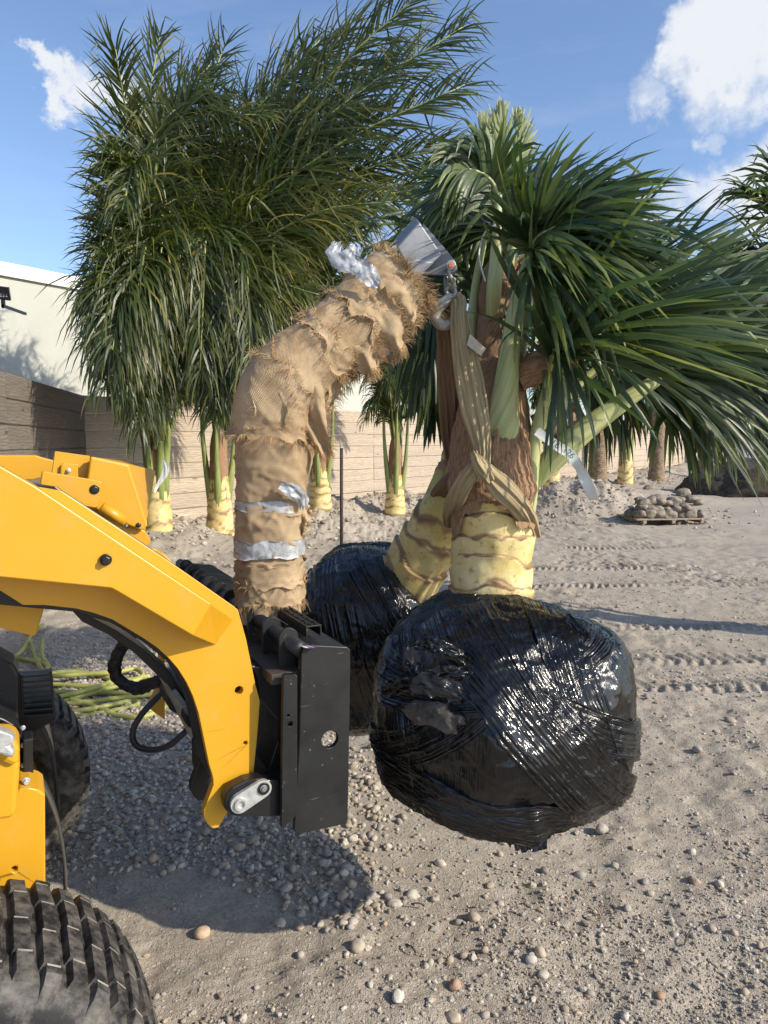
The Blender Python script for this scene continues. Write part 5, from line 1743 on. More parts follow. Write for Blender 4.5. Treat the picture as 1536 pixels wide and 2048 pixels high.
fr.append(fray(grids[16], 0, 520, 0.032, 7, out=0.7, along=0.5)); fr.append(fray(grids[16], -1, 260, 0.024, 8, out=0.7, along=0.6))
fr.append(fray(grids[17], 0, 320, 0.030, 9, out=0.8)); fr.append(fray(grids[17], -1, 420, 0.034, 10, out=0.8))
fr.append(fray(grids[18], 0, 300, 0.026, 11, out=0.7)); fr.append(fray(grids[18], -1, 320, 0.030, 12, out=0.8))
fr.append(fray(grids[19], 0, 350, 0.030, 13, out=0.8, along=0.5)); fr.append(fray(grids[19], -1, 1100, 0.040, 14, out=0.5, along=1.0, droop=1.6))
bb = np.concatenate([f[0] for f in fr]); dd_ = np.concatenate([f[1] for f in fr]); ll = np.concatenate([np.full(len(f[0]), f[2]) for f in fr])
strands('frayed_threads', bb, dd_, ll, BO, 3)
# loose flaps of burlap hanging from the wrap
def flap(L, w0_, w1_, seed, name='burlap_flap', mat='burlap', fringe=140, fl=0.02, amp=0.008, nside=22):
    pts, rad = pxpath(L)
    path, ex = resample(pts, 36, rad)
    T = nrm(np.gradient(path, axis=0))
    side = nrm(np.cross(T, [0, -1, 0.15]))
    q = np.linspace(-1, 1, nside)
    rows = []
    for i in range(36):
        half = ex[i, 0] * (1 + 0.15 * vnoise(np.array([i * 0.5]), np.array([seed * 1.0]), seed=seed)[0])
        off = amp * (0.35 if mat == 'tape' else 1.0) * np.sin(q * 3.1 + i * 0.12 + seed) + amp * 1.2 * vnoise(q * 1.7, np.full_like(q, i * 0.11), seed=seed + 4) + amp * 0.7 * vnoise(q * 3, np.full_like(q, i * 0.2), seed=seed)
        tearq = 0.010 * vnoise(q * 6, np.full_like(q, 1.0), seed=seed + 3) * (i / 35) ** 4
        rows.append(path[i] + side[i] * half * q[:, None] + np.array([0, 1.0, 0]) * off[:, None] + T[i] * tearq[:, None])
    G = np.array(rows)
    V = G.reshape(-1, 3)
    i = np.arange(35)[:, None] * nside + np.arange(nside - 1)[None]
    F = np.stack([i, i + 1, i + nside + 1, i + nside], -1).reshape(-1, 4)
    ss = np.arange(36)[:, None] / 35 * np.linalg.norm(path[-1] - path[0])
    uv = np.stack([q[None] * ex[:, :1] + 0.5, ss + 0 * q[None]], -1).reshape(-1, 2)
    o = mk(name, V, F, M[mat], BO, uv=uv)
    if fringe:
        rg = np.random.default_rng(seed)
        idx = rg.integers(0, nside, fringe)
        b = G[-1, idx]; d = np.repeat(T[-1][None], fringe, 0)
        ib = rg.integers(6, 36, fringe); sd = rg.integers(0, 2, fringe)
        b2 = G[ib, sd * (nside - 1)]; d2 = side[ib] * (sd * 2 - 1)[:, None]
        strands('frayed_threads', np.r_[b, b2], np.r_[d, d2], np.full(2 * fringe, fl), BO, seed + 50, droop=1.0)
    return o
flap([(600, 735, 1.80, 26), (612, 790, 1.79, 34), (632, 850, 1.80, 26), (652, 905, 1.81, 12)], 0, 0, 61, fringe=160, fl=0.022)
flap([(540, 745, 1.775, 40), (542, 800, 1.765, 34), (546, 850, 1.767, 24), (550, 900, 1.775, 14)], 0, 0, 62, fringe=60, fl=0.02)
flap([(660, 740, 1.84, 24), (664, 775, 1.84, 16), (652, 812, 1.845, 10)], 0, 0, 63, fringe=160, fl=0.024)
flap([(700, 640, 1.84, 28), (722, 690, 1.84, 30), (742, 740, 1.85, 18)], 0, 0, 64, fringe=200, fl=0.026)
flap([(740, 590, 1.85, 30), (770, 650, 1.85, 34), (790, 700, 1.86, 20)], 0, 0, 65, fringe=220, fl=0.028)
flap([(770, 555, 1.87, 30), (800, 600, 1.87, 34), (812, 650, 1.88, 16)], 0, 0, 66, fringe=220, fl=0.028)
flap([(605, 1010, 1.84, 14), (604, 1035, 1.83, 16), (600, 1062, 1.84, 10)], 0, 0, 67, fringe=90, fl=0.018)
# a long sparse brush of threads past the end towards the hook
rg = np.random.default_rng(70)
nb = 46
b = np.array([P(rg.uniform(835, 852), rg.uniform(585, 612), 1.93) for _ in range(nb)])
d = nrm(np.array([P(rg.uniform(890, 935), rg.uniform(630, 680), 1.93) for _ in range(nb)]) - b)
strands('long_frayed_threads', b, d, np.full(nb, 0.075), BO, 71, droop=0.25, curl=0.25, r=0.0008)
o = strands('hanging_thread', np.array([P(600, 1197, 1.84)]), np.array([[0.5, 0, -0.3]]), np.array([0.09]), BO, 72, droop=1.6, curl=0.05, r=0.001, kind=None)

# silver tape
for (a, b, out, sd_) in [(0.298 * .93, 0.298 * .93 + 0.024, 0.010, 31), (0.165, 0.205, 0.011, 32)]:
    sleeve(a * BLEN, b * BLEN, out, sd_, 0.35, tear=0.004, tilt=-0.004, mat='tape')
def tape_piece(L, seed, name='silver_tape_strip'):
    o = flap(L, 0, 0, seed, name, 'tape', fringe=0, amp=0.0035)
    return o
tape_piece([(560, 970, 1.755, 8), (590, 985, 1.76, 16), (604, 1000, 1.78, 12), (606, 1016, 1.79, 6)], 33)
tape_piece([(712, 528, 1.82, 16), (735, 548, 1.815, 20), (755, 572, 1.82, 10)], 34)
tape_piece([(708, 540, 1.84, 10), (690, 524, 1.85, 22), (672, 505, 1.86, 20), (678, 486, 1.87, 10)], 35)
tape_piece([(702, 534, 1.86, 8), (704, 510, 1.86, 18), (714, 492, 1.865, 12)], 36)
tape_piece([(770, 655, 1.865, 8), (770, 690, 1.87, 12), (768, 716, 1.87, 7)], 37)

# steel tip of the boom
fp = [P(794, 494, 1.935), P(839, 444, 1.955), P(884, 509, 1.955), P(832, 563, 1.935)]
V, F = prism(fp, np.array([0.028, 0.115, 0.022]) * -0 + (P(787, 480, 2.03) - P(794, 494, 1.935)))
fixn(mk('steel_tip', V, F, M['steel'], BO, smooth=False, bevel=0.004))
ear = [P(846, 446, 2.0), P(870, 474, 2.0), P(895, 503, 2.0), P(908, 519, 2.0), P(913, 531, 2.0), P(912, 542, 2.0), P(904, 549, 2.0), P(890, 550, 2.0), P(847, 549, 2.0), P(835, 520, 2.0)]
V, F = prism(ear, np.array([0.004, 0.014, 0]))
fixn(mk('lifting_ear', V, F, M['steel'], BO, smooth=False, bevel=0.002))

# shackle and hook
SH = thing('bow_shackle', 'grey steel bow shackle with red pin hanging from the boom tip', 'shackle', P(902, 545, 2.0))
V, F, uv = tube(resample([P(897, 531, 1.975), P(899, 550, 1.972), P(907, 565, 1.985), P(903, 577, 2.0), P(895, 573, 2.02), P(893, 552, 2.035), P(899, 531, 2.04)], 40), 0.0062, 14)
mk('bow', V, F, M['castgrey'], SH, uv=uv)
V, F = cyl(P(902, 530, 1.965), (0, 1, 0), 0.014, 0.012, 20)
mk('shackle_eye', V, F, M['castgrey'], SH, smooth=False, bevel=0.003)
V, F = cyl(P(902, 530, 1.962), (0, 1, 0), 0.0068, 0.088, 16)
mk('pin', V, F, M['red'], SH, smooth=False, bevel=0.0015)
HK = thing('lifting_hook', 'grey forged sling hook hanging between shackle and tan slings', 'hook', P(900, 590, 2.0))
V, F, uv = tube(resample([P(900, 573, 2.0), P(908, 576, 2.0), P(911, 586, 2.0), P(904, 593, 2.0), P(895, 590, 2.0), P(893, 578, 2.0), P(900, 573, 2.0)], 30), 0.0062, 12)
mk('hook_eye', V, F, M['castgrey'], HK, uv=uv)
hp, hr = pxpath([(903, 588, 2.0, 7), (893, 600, 2.0, 10), (880, 612, 2.0, 12), (872, 624, 2.0, 12), (873, 640, 2.0, 11), (884, 650, 2.0, 11), (900, 648, 2.0, 10), (910, 636, 2.0, 8), (914, 622, 2.0, 5)])
path, ex = resample(hp, 50, hr)
V, F, uv = tube(path, np.stack([ex[:, 0], ex[:, 0] * 0.85], 1), 16)
mk('hook_body', V, F, M['castgrey'], HK, uv=uv)
# ------------------------------------------------------------ root balls in black film
def ball(name_, label, cx, cy, Y, rx, rz, ry, bands, seed, sq=2.5, nlat=150, tilt=0.0, group=None, outline=None):
    c = P(cx, cy, Y)
    RX, RZ = rx / 1450 * Y, rz / 1450 * Y
    RY = ry / 1450 * Y
    prg = np.random.default_rng(seed + 70)
    PL = nrm(prg.normal(0, 1, (34, 3))); PH_ = prg.uniform(0.93, 1.0, 34)
    def R(d):
        x, y, z = d[..., 0] / RX, d[..., 1] / RY, d[..., 2] / RZ
        r = 1.0 / (np.abs(x) ** sq + np.abs(y) ** sq + np.abs(z) ** sq) ** (1 / sq)
        lump = 0.035 * fbm(d[..., 0] * 2.1 + seed, d[..., 1] * 2.1, d[..., 2] * 2.1, oct=3, seed=seed)
        if outline is not None:
            an = np.degrees(np.arctan2(d[..., 2], d[..., 0])) % 360
            k0 = np.interp(an, outline[0], outline[1], period=360)
            pl_ = np.clip(d[..., 0] ** 2 + d[..., 2] ** 2, 0, 1)
            r = r * (1 + (k0 - 1) * pl_)
        taper = 1 if outline is not None else 1 - 0.10 * np.clip(-d[..., 2] - 0.35, 0, 1) - 0.05 * np.clip(d[..., 2] - 0.5, 0, 1)
        u = nrm(d)
        acc = np.ones(u.shape[:-1])
        for k_ in range(len(PL)):
            acc = acc + np.clip((u @ PL[k_]) / PH_[k_], 0, None) ** 26
        return r * (1 + lump) * taper * acc ** (-1 / 26) * 1.04
    o = thing(name_, label, 'root ball', c, group)
    # base skin
    n = nlat
    la = np.linspace(0.001, np.pi - 0.001, n); lo = np.linspace(0, 2 * np.pi, 2 * n + 1)
    LA, LO = np.meshgrid(la, lo, indexing='ij')
    d = np.stack([np.sin(LA) * np.cos(LO), np.sin(LA) * np.sin(LO), np.cos(LA)], -1)
    r = R(d)
    q = LO * 30 + 3 * vnoise(LO * 2, LA * 2, seed=seed)
    pl = (1 - np.abs(vnoise(q, LA * 1.5, seed=seed + 2))) ** 2
    cr = fbm(d[..., 0] * 7, d[..., 1] * 7, d[..., 2] * 7, oct=4, seed=seed + 4)
    r = r + 0.0022 * pl + 0.006 * (1 - np.abs(cr)) ** 3 * 1.0
    V = (c + d * r[..., None]).reshape(-1, 3)
    w = 2 * n + 1
    i = np.arange(n - 1)[:, None] * w + np.arange(w - 1)[None]
    F = np.stack([i, i + w, i + w + 1, i + 1], -1).reshape(-1, 4)
    uv = np.stack([LA * 0.38, LO * 0.38], -1).reshape(-1, 2)
    mk('film_skin', V, F, M['film'], o, uv=uv)
    for bi, (tx, tz, off, hw, lift, a0, a1, fq, nar) in enumerate(bands):
        # band: runs through the front of the ball with in-picture tangent (tx,tz); off shifts it sideways
        t = nrm(np.array([tx, 0, tz])); ax = nrm(np.array([-t[2], 0.0, t[0]]) + np.array([0, -0.10, 0]))
        e1 = np.array([0, -1.0, 0]); e1 = nrm(e1 - ax * e1.dot(ax)); e2 = np.cross(ax, e1)
        if e2.dot(t) < 0: e2 = -e2
        nu, nv = 170, 130
        ph = np.radians(np.linspace(a0, a1, nu)); qv = np.linspace(-1, 1, nv)
        PH, Q = np.meshgrid(ph, qv, indexing='ij')
        U = np.linspace(0, 1, nu)[:, None] * np.ones((1, nv))
        s_ = seed * 10 + bi
        wid = hw * (1 + nar * (U - 0.5) * 2) * (1 + 0.10 * vnoise(U * 5, Q * 0 + bi, seed=s_))
        edge = 0.012 * fbm(U * 14, np.sign(Q) * 3 + bi, oct=3, seed=s_ + 1) * np.abs(Q) ** 6
        a = off + Q * wid + edge
        dd2 = nrm(e1 * np.cos(PH)[..., None] + e2 * np.sin(PH)[..., None] + ax * a[..., None])
        rr = R(dd2)
        wob = 0.25 * vnoise(U * 3 + bi, Q * 1.0, seed=s_ + 2)
        qq = (Q + wob * 0.25) * fq
        ple = (1 - np.abs(vnoise(qq, U * 1.1 + bi, seed=s_ + 3))) ** 2.5 * (0.5 + 0.5 * sstep(-0.5, 0.4, vnoise(Q * 4, U * 3, seed=s_ + 6)))
        ple2 = (1 - np.abs(vnoise(qq * 2.7, U * 2.3 + bi, seed=s_ + 7))) ** 2
        crum = (1 - np.abs(fbm(dd2[..., 0] * 9, dd2[..., 1] * 9, dd2[..., 2] * 9, oct=3, seed=s_ + 4))) ** 3
        rr = rr + lift * 0.8 + 0.0062 * ple + 0.0016 * ple2 + 0.0035 * crum - 0.012 * sstep(0.97, 1.0, np.abs(Q))
        V = (c + dd2 * rr[..., None]).reshape(-1, 3)
        i = np.arange(nu - 1)[:, None] * nv + np.arange(nv - 1)[None]
        F = np.stack([i, i + 1, i + nv + 1, i + nv], -1).reshape(-1, 4)
        uv = np.stack([PH * 0.38 + bi, Q * hw * 0.38], -1).reshape(-1, 2)
        mk('film_band', V, F, M['film'], o, uv=uv)
    return o, c, R


#          tx    tz    off    hw    lift  a0   a1   fq  nar
OUT = ([0, 27, 45, 71, 90, 115, 139, 158, 180, 195, 206, 222, 250, 270, 283, 294, 314, 333, 352],
       [v / 265 for v in (262, 296, 286, 268, 269, 290, 284, 274, 262, 268, 288, 276, 250, 250, 270, 240, 256, 280, 265)])
bandsA = [(1.0, -0.22, -0.42, 0.26, 0.010, -80, 80, 24, 0.1),
          (1.0, -0.12, -0.75, 0.22, 0.006, -80, 80, 22, 0.0),
          (0.62, -0.78, 0.40, 0.34, 0.022, -75, 56, 30, -0.15),
          (0.35, -0.94, 0.78, 0.26, 0.014, -80, 85, 22, 0.0),
          (0.75, 0.66, 0.72, 0.20, 0.006, -80, 60, 12, 0.0),
          (0.10, -1.0, -0.88, 0.18, 0.005, -80, 80, 12, 0.0),
          (1.0, 0.25, 0.85, 0.30, 0.012, -80, 80, 16, 0.0),
          (0.85, -0.52, 0.62, 0.16, 0.018, -70, 60, 14, 0.2)]
RBA, cA_, RA = ball('root_ball', 'large root ball wrapped in glossy black stretch film hanging in the centre', 1001, 1430, 2.06, 250, 252, 262, bandsA, 3, sq=2.0, outline=OUT)
bandsB = [(0.25, -1.0, 0.1, 0.55, 0.010, -85, 85, 26, 0.1), (0.05, -1.0, -0.62, 0.30, 0.006, -80, 80, 18, 0), (0.6, -0.8, 0.62, 0.3, 0.014, -80, 80, 18, 0), (1, 0.2, 0.9, 0.25, 0.006, -80, 80, 14, 0)]
RBB, cB_, RB = ball('root_ball', 'second root ball in black stretch film behind the boom foot', 738, 1272, 2.72, 150, 200, 180, bandsB, 7, sq=2.3)

# openings in the film that show the cloth and soil
def patch(o, c, R, px, py, Y, wpx, hpx, rot, seed, mat='rootsoil', lift=0.012, name='exposed_root_cloth'):
    n1, n2 = 40, 30
    a, b = np.meshgrid(np.linspace(0, 1, n2), np.linspace(0, 2 * np.pi, n1), indexing='ij')
    edge = 1 + 0.25 * fbm(np.cos(b) * 2, np.sin(b) * 2, oct=3, seed=seed)
    x = a * np.cos(b) * wpx * edge; y = a * np.sin(b) * hpx * edge
    X_ = px + x * math.cos(rot) - y * math.sin(rot); Y_ = py + x * math.sin(rot) + y * math.cos(rot)
    pts = np.array([[P(X_[i, j], Y_[i, j], Y) for j in range(n1)] for i in range(n2)])
    d = nrm(pts - c)
    # project onto the front surface of the ball
    cam_p = np.array([0, 0, CAM_H])
    ray = nrm(pts - cam_p)
    t = np.linalg.norm(c - cam_p) - 0.5 + 0 * ray[..., 0]
    for _ in range(40):
        p = cam_p + ray * t[..., None]
        q = p - c
        gap = np.linalg.norm(q, axis=-1) - R(nrm(q)) - lift
        t = t + gap * 0.6
    p = cam_p + ray * t[..., None]
    p = p + nrm(p - c) * (0.005 * fbm(p[..., 0] * 30, p[..., 1] * 30, p[..., 2] * 30, oct=3, seed=seed) - 0.014 * a ** 6)[..., None]
    V = p.reshape(-1, 3)
    i = np.arange(n2 - 1)[:, None] * n1 + np.arange(n1 - 1)[None]
    F = np.stack([i, i + 1, i + n1 + 1, i + n1], -1).reshape(-1, 4)
    mk(name, V, F, M[mat], o)
patch(RBA, cA_, RA, 868, 1432, 1.9, 64, 30, 0.28, 1, lift=0.020)
patch(RBA, cA_, RA, 818, 1318, 1.9, 22, 30, 0.2, 2, lift=0.018)
patch(RBA, cA_, RA, 905, 1308, 1.9, 16, 9, 0.3, 3, lift=0.018)
# torn shreds of film
def shred(parent, L, seed, amp=0.010, mat='film', name='torn_film', ns=12):
    pts, rad = pxpath(L)
    path, ex = resample(pts, 40, rad)
    T = nrm(np.gradient(path, axis=0)); side = nrm(np.cross(T, [0, -1, 0.1]))
    q = np.linspace(-1, 1, ns)
    U = np.arange(40)[:, None] + 0 * q[None]
    off = amp * (1 - np.abs(fbm(U * 0.35, q[None] * 2.2 + 0 * U, oct=3, seed=seed))) ** 2
    wv = 1 + 0.3 * vnoise(U * 0.5, np.sign(q)[None] + 0 * U, seed=seed + 1)
    V = (path[:, None] + side[:, None] * (ex[:, :1] * wv * q[None])[..., None] + np.array([0, -1, 0.0]) * off[..., None]).reshape(-1, 3)
    i = np.arange(39)[:, None] * ns + np.arange(ns - 1)[None]
    F = np.stack([i, i + 1, i + ns + 1, i + ns], -1).reshape(-1, 4)
    uv = np.stack([U * 0.01, q[None] * 0.03 + 0 * U], -1).reshape(-1, 2)
    mk(name, V, F, M[mat], parent, uv=uv)
shred(RBA, [(770, 1385, 1.80, 14), (820, 1370, 1.765, 20), (880, 1372, 1.75, 22), (930, 1395, 1.75, 16), (960, 1410, 1.755, 7)], 1)
shred(RBA, [(828, 1290, 1.80, 6), (860, 1292, 1.78, 16), (895, 1298, 1.775, 16), (925, 1312, 1.78, 10), (940, 1340, 1.78, 5)], 2, 0.014)
shred(RBA, [(810, 1320, 1.80, 5), (835, 1345, 1.775, 14), (870, 1350, 1.765, 18), (920, 1345, 1.765, 12), (950, 1352, 1.77, 5)], 3, 0.012)
shred(RBA, [(1098, 1640, 1.86, 4), (1094, 1560, 1.78, 12), (1080, 1490, 1.76, 14), (1060, 1440, 1.765, 6)], 4, 0.008)
shred(RBA, [(960, 1650, 1.94, 8), (1030, 1672, 1.93, 22), (1070, 1680, 1.95, 22), (1100, 1655, 1.95, 10)], 5, 0.014)
shred(RBA, [(1130, 1230, 1.90, 8), (1170, 1290, 1.86, 18), (1190, 1360, 1.86, 20), (1230, 1440, 1.90, 12)], 6, 0.012)

# ------------------------------------------------------------ the two lifted palms
LP1 = thing('lifted_palm', 'large palm with ringed yellow base lifted upright by tan slings', 'palm tree', P(980, 1180, 2.12), 'palms hanging from the boom')
stem = [(980, 1200, 2.13, 88), (982, 1165, 2.13, 86), (984, 1110, 2.13, 84), (986, 1060, 2.13, 83), (984, 1010, 2.14, 80), (980, 960, 2.15, 75), (978, 900, 2.16, 69)]
pts, rad = pxpath(stem)
V, F, uv, col = ringed_stem(pts, rad - 0.009, 110, 240, 8.0, (0.0, 0.85), 1.7, 0.08, 0.011)
mk('yellow_stem', V, F, M['yellow_stem'], LP1, uv=uv, col=col)
fib = [(978, 985, 2.14, 74), (978, 940, 2.15, 76), (979, 880, 2.16, 74), (982, 820, 2.17, 66), (986, 760, 2.18, 52), (986, 700, 2.19, 38), (992, 640, 2.19, 32), (1000, 580, 2.20, 30), (1008, 530, 2.2, 24)]
pts, rad = pxpath(fib)
path, ex = resample(pts, 150, rad)
V, F, uv = tube(path, ex[:, 0], 80, disp=lambda a, s: 0.008 * fbm(np.cos(a) * 1.8, np.sin(a) * 1.8, s * 11, oct=4, seed=3) + 0.005 * (1 - np.abs(vnoise(a * 3 + s * 22, s * 7, seed=5))) ** 2
                + 0.012 * np.exp(-(s / 0.02) ** 2) * vnoise(np.cos(a) * 4, np.sin(a) * 4, seed=6))
mk('fiber_sheath', V, F, M['fiber'], LP1, uv=uv)
# torn ragged sheath layers
def wrapsheet(parent, L, a0, a1, out, seed, mat='fiber', name='fiber_sheet', n=60, k=50, rag=0.02, flare=0.0):
    pts, rad = pxpath(L)
    path, ex = resample(pts, k, rad)
    T, A, B = frames(path, ref=(0, -1, 0))      # A towards the camera, B to the side
    u = np.linspace(0, 1, k)[:, None]; q = np.linspace(0, 1, n)[None]
    e = rag * fbm(q * 7 + 0 * u, 0 * q + seed, oct=4, seed=seed)
    a = np.radians(a0 + (a1 - a0) * q) + 0.10 * vnoise(u * 5, 0 * q + 2, seed=seed) * np.abs(q - .5) * 2
    r = ex[:, :1] + out + 0.007 * fbm(q * 4, u * 6, oct=3, seed=seed + 2) + flare * u ** 3
    V = path[:, None] + A[:, None] * (r * np.cos(a))[..., None] + B[:, None] * (r * np.sin(a))[..., None] + T[:, None] * (e * u ** 3)[..., None]
    i = np.arange(k - 1)[:, None] * n + np.arange(n - 1)[None]
    F = np.stack([i, i + 1, i + n + 1, i + n], -1).reshape(-1, 4)
    uv = np.stack([a * 0.12 + 0 * u, u * 0.3 + 0 * q], -1).reshape(-1, 2)
    return mk(name, V.reshape(-1, 3), F, M[mat], parent, uv=uv), V
wrapsheet(LP1, [(980, 900, 2.15, 70), (980, 950, 2.14, 77), (982, 1000, 2.14, 80), (984, 1035, 2.13, 82)], -75, 85, 0.006, 5, rag=0.05)
wrapsheet(LP1, [(985, 980, 2.15, 77), (984, 900, 2.16, 74), (985, 840, 2.17, 68), (990, 790, 2.18, 58)], -85, -15, 0.008, 6, rag=0.04)
wrapsheet(LP1, [(985, 980, 2.15, 74), (990, 900, 2.16, 74), (996, 820, 2.17, 60), (1000, 740, 2.18, 46), (1008, 690, 2.19, 40)], 15, 100, 0.006, 7, rag=0.03)
wrapsheet(LP1, [(1000, 640, 2.19, 34), (990, 600, 2.19, 30), (1000, 550, 2.20, 28), (1020, 520, 2.2, 24)], -90, 60, 0.006, 8, rag=0.05)
wrapsheet(LP1, [(984, 1000, 2.14, 79), (982, 950, 2.145, 77), (981, 915, 2.15, 74), (981, 893, 2.155, 72)], -25, 62, 0.016, 9, rag=0.05)
# curled brown sheath flaps on the right
def curl(parent, L, seed, name='curled_sheath', mat='fiber', ns=26, bend=1.0, Yk=0.03):
    pts, rad = pxpath(L)
    path, ex = resample(pts, 40, rad)
    T = nrm(np.gradient(path, axis=0)); side = nrm(np.cross(T, [0, -1, 0.0]))
    q = np.linspace(-1, 1, ns)[None]; U = np.linspace(0, 1, 40)[:, None]
    hw = ex[:, :1]
    ang = q * 1.25 * bend
    x = hw * np.sin(ang) / 1.0; y = -hw * np.cos(ang)
    V = path[:, None] + side[:, None] * (x + 0.004 * fbm(U * 5, q * 3, oct=3, seed=seed))[..., None] + np.array([0, 1.0, 0]) * (y + 0.008 * fbm(U * 4 + 0 * q, q * 2 + seed, oct=3, seed=seed + 3))[..., None]
    i = np.arange(39)[:, None] * ns + np.arange(ns - 1)[None]
    F = np.stack([i, i + 1, i + ns + 1, i + ns], -1).reshape(-1, 4)
    uv = np.stack([q * 0.05 + 0 * U, U * 0.2 + 0 * q], -1).reshape(-1, 2)
    G = V
    mk(name, V.reshape(-1, 3), F, M[mat], parent, uv=uv)
    rg = np.random.default_rng(seed)
    m = 140
    ib = rg.integers(0, 40, m); sd = rg.integers(0, 2, m) * (ns - 1)
    strands('fiber_fringe', G[ib, sd], side[ib] * np.where(sd > 0, 1, -1)[:, None] + T[ib] * 0.5, np.full(m, 0.02), parent, seed + 7, r=0.0005, droop=0.3)
curl(LP1, [(1030, 760, 2.12, 30), (1058, 742, 2.10, 32), (1090, 728, 2.08, 30), (1118, 716, 2.08, 26), (1138, 716, 2.1, 20), (1146, 738, 2.12, 14)], 11, bend=1.1)
curl(LP1, [(1066, 860, 2.2, 30), (1095, 850, 2.2, 40), (1125, 838, 2.22, 36), (1160, 820, 2.24, 20)], 12, bend=0.9)
curl(LP1, [(1078, 700, 2.12, 10), (1100, 690, 2.1, 22), (1125, 690, 2.1, 26), (1140, 712, 2.1, 18)], 13, bend=1.0)

def pet(L, mat='petiole', n=22, flat=1.0, parent=LP1, name='petiole'):
    pts, rad = pxpath(L)
    return stem_tube(parent, pts, rad, mat, name, n=n, k=60, flat=flat, ref=(0, 1, 0))
pet([(990, 985, 2.2, 12), (996, 950, 2.15, 28), (1000, 910, 2.115, 38), (1004, 865, 2.09, 37), (1007, 820, 2.08, 30), (1013, 765, 2.07, 24), (1020, 700, 2.06, 20), (1030, 630, 2.06, 17), (1043, 570, 2.06, 13), (1058, 512, 2.06, 9)])
pet([(984, 690, 2.24, 8), (985, 640, 2.17, 13), (988, 580, 2.12, 15), (991, 530, 2.11, 13), (994, 460, 2.10, 9), (996, 400, 2.10, 8), (998, 350, 2.10, 6)])
pet([(1052, 1060, 2.14, 13), (1058, 1000, 2.12, 16), (1062, 940, 2.11, 16), (1070, 880, 2.10, 14), (1084, 820, 2.10, 12), (1098, 770, 2.10, 11), (1106, 735, 2.10, 9)])
pet([(1040, 1000, 2.2, 10), (1066, 965, 2.17, 17), (1092, 932, 2.15, 23), (1132, 893, 2.13, 25), (1180, 852, 2.12, 22), (1230, 815, 2.12, 19), (1290, 775, 2.12, 14), (1345, 742, 2.14, 10)])
pet([(1066, 880, 2.16, 10), (1090, 840, 2.15, 13), (1130, 795, 2.15, 13), (1165, 762, 2.15, 10), (1200, 735, 2.15, 8)])
pet([(945, 700, 2.22, 9), (943, 650, 2.22, 9), (948, 590, 2.22, 8), (958, 530, 2.22, 7), (970, 480, 2.22, 5)])
pet([(1030, 740, 2.16, 12), (1042, 690, 2.15, 12), (1052, 620, 2.15, 11), (1062, 560, 2.15, 9), (1075, 500, 2.15, 7)])
pet([(1018, 560, 2.17, 9), (1020, 520, 2.16, 9), (1032, 460, 2.16, 8), (1050, 400, 2.16, 6)])

K1 = dict(mat='leafw', rmat='petiole', nl=44, L=0.44, W=0.0165, fold=0.3, seg=6, droop=0.35, start=0.10, mess=0.15, r0=0.008, r1=0.002, a0=38, a1=74, jit=0.08)
S1 = [1000]
def F1(CT, parent=LP1, **k):
    kw = dict(K1); kw.update(k); kw.setdefault('wind', (0.45, 0, -0.05)); kw.setdefault('up', (0.0, -0.9, 0.35))
    kw['seed'] = S1[0]; S1[0] += 1
    if CT[-1][1] < 560 and kw['L'] > 0.2:
        CT = CT[:1] + [tuple(CT[0][j] + (c[j] - CT[0][j]) * (0.66 if j < 2 else 1.0) for j in range(3)) for c in CT[1:]]
        kw['nl'] = int(kw['nl'] * 1.15); kw['L'] = kw['L'] * 0.86
    elif kw['L'] > 0.2:
        kw['nl'] = int(kw['nl'] * 1.25); kw['L'] = kw['L'] * 1.1
    kw['W'] = min(kw['W'], 0.019) * 0.86; kw['nl'] = int(kw['nl'] * 1.05); kw['L'] = kw['L'] * 1.08; kw.setdefault('var', (0.05, 0.88))
    frond(parent, [P(*c) for c in CT], **kw)
# left and top
FAN = dict(a0=52, a1=82, jit=0.05, mess=0.10, lift=0.05, droop=0.42, start=0.05, lp=[0.8, 1.0, 1.0, 0.95, 0.8])
def fan(c, parent=None, **k):
    kw = dict(FAN); kw.update(k)
    F1(c, parent=parent or LP1, **kw)
F1([(998, 352, 2.12), (1003, 330, 2.12), (1002, 275, 2.12), (1000, 225, 2.12)], L=0.10, W=0.012, a0=70, a1=84, wind=(0, 0, 0.1), droop=0, nl=46, var=(0.4, 0.92), mat='leaf_pale')
F1([(1010, 360, 2.25), (1030, 320, 2.28), (1040, 285, 2.3), (1038, 238, 2.3)], L=0.12, W=0.012, a0=66, a1=84, wind=(0.1, 0, 0.1), droop=0, nl=40, var=(0.2, 0.92), mat='leaf_pale')
F1([(990, 360, 2.25), (975, 330, 2.28), (970, 295, 2.3), (968, 252, 2.3)], L=0.12, W=0.012, a0=66, a1=84, wind=(0.1, 0, 0.1), droop=0, nl=40, var=(0.2, 0.92), mat='leaf_pale')
fan([(997, 400, 2.10), (985, 365, 2.08), (960, 345, 2.05), (925, 335, 2.02)], L=0.17, wind=(-0.25, 0, -0.2), a0=20, a1=70, droop=0.9)
fan([(997, 410, 2.10), (970, 385, 2.1), (940, 375, 2.12), (905, 380, 2.15)], L=0.20, wind=(-0.3, 0, -.25), a0=30, a1=75, droop=0.8)
fan([(1000, 470, 2.2), (970, 440, 2.25), (930, 420, 2.3), (890, 430, 2.35)], L=0.28, wind=(-0.2, 0, -.15), a0=30, a1=75)
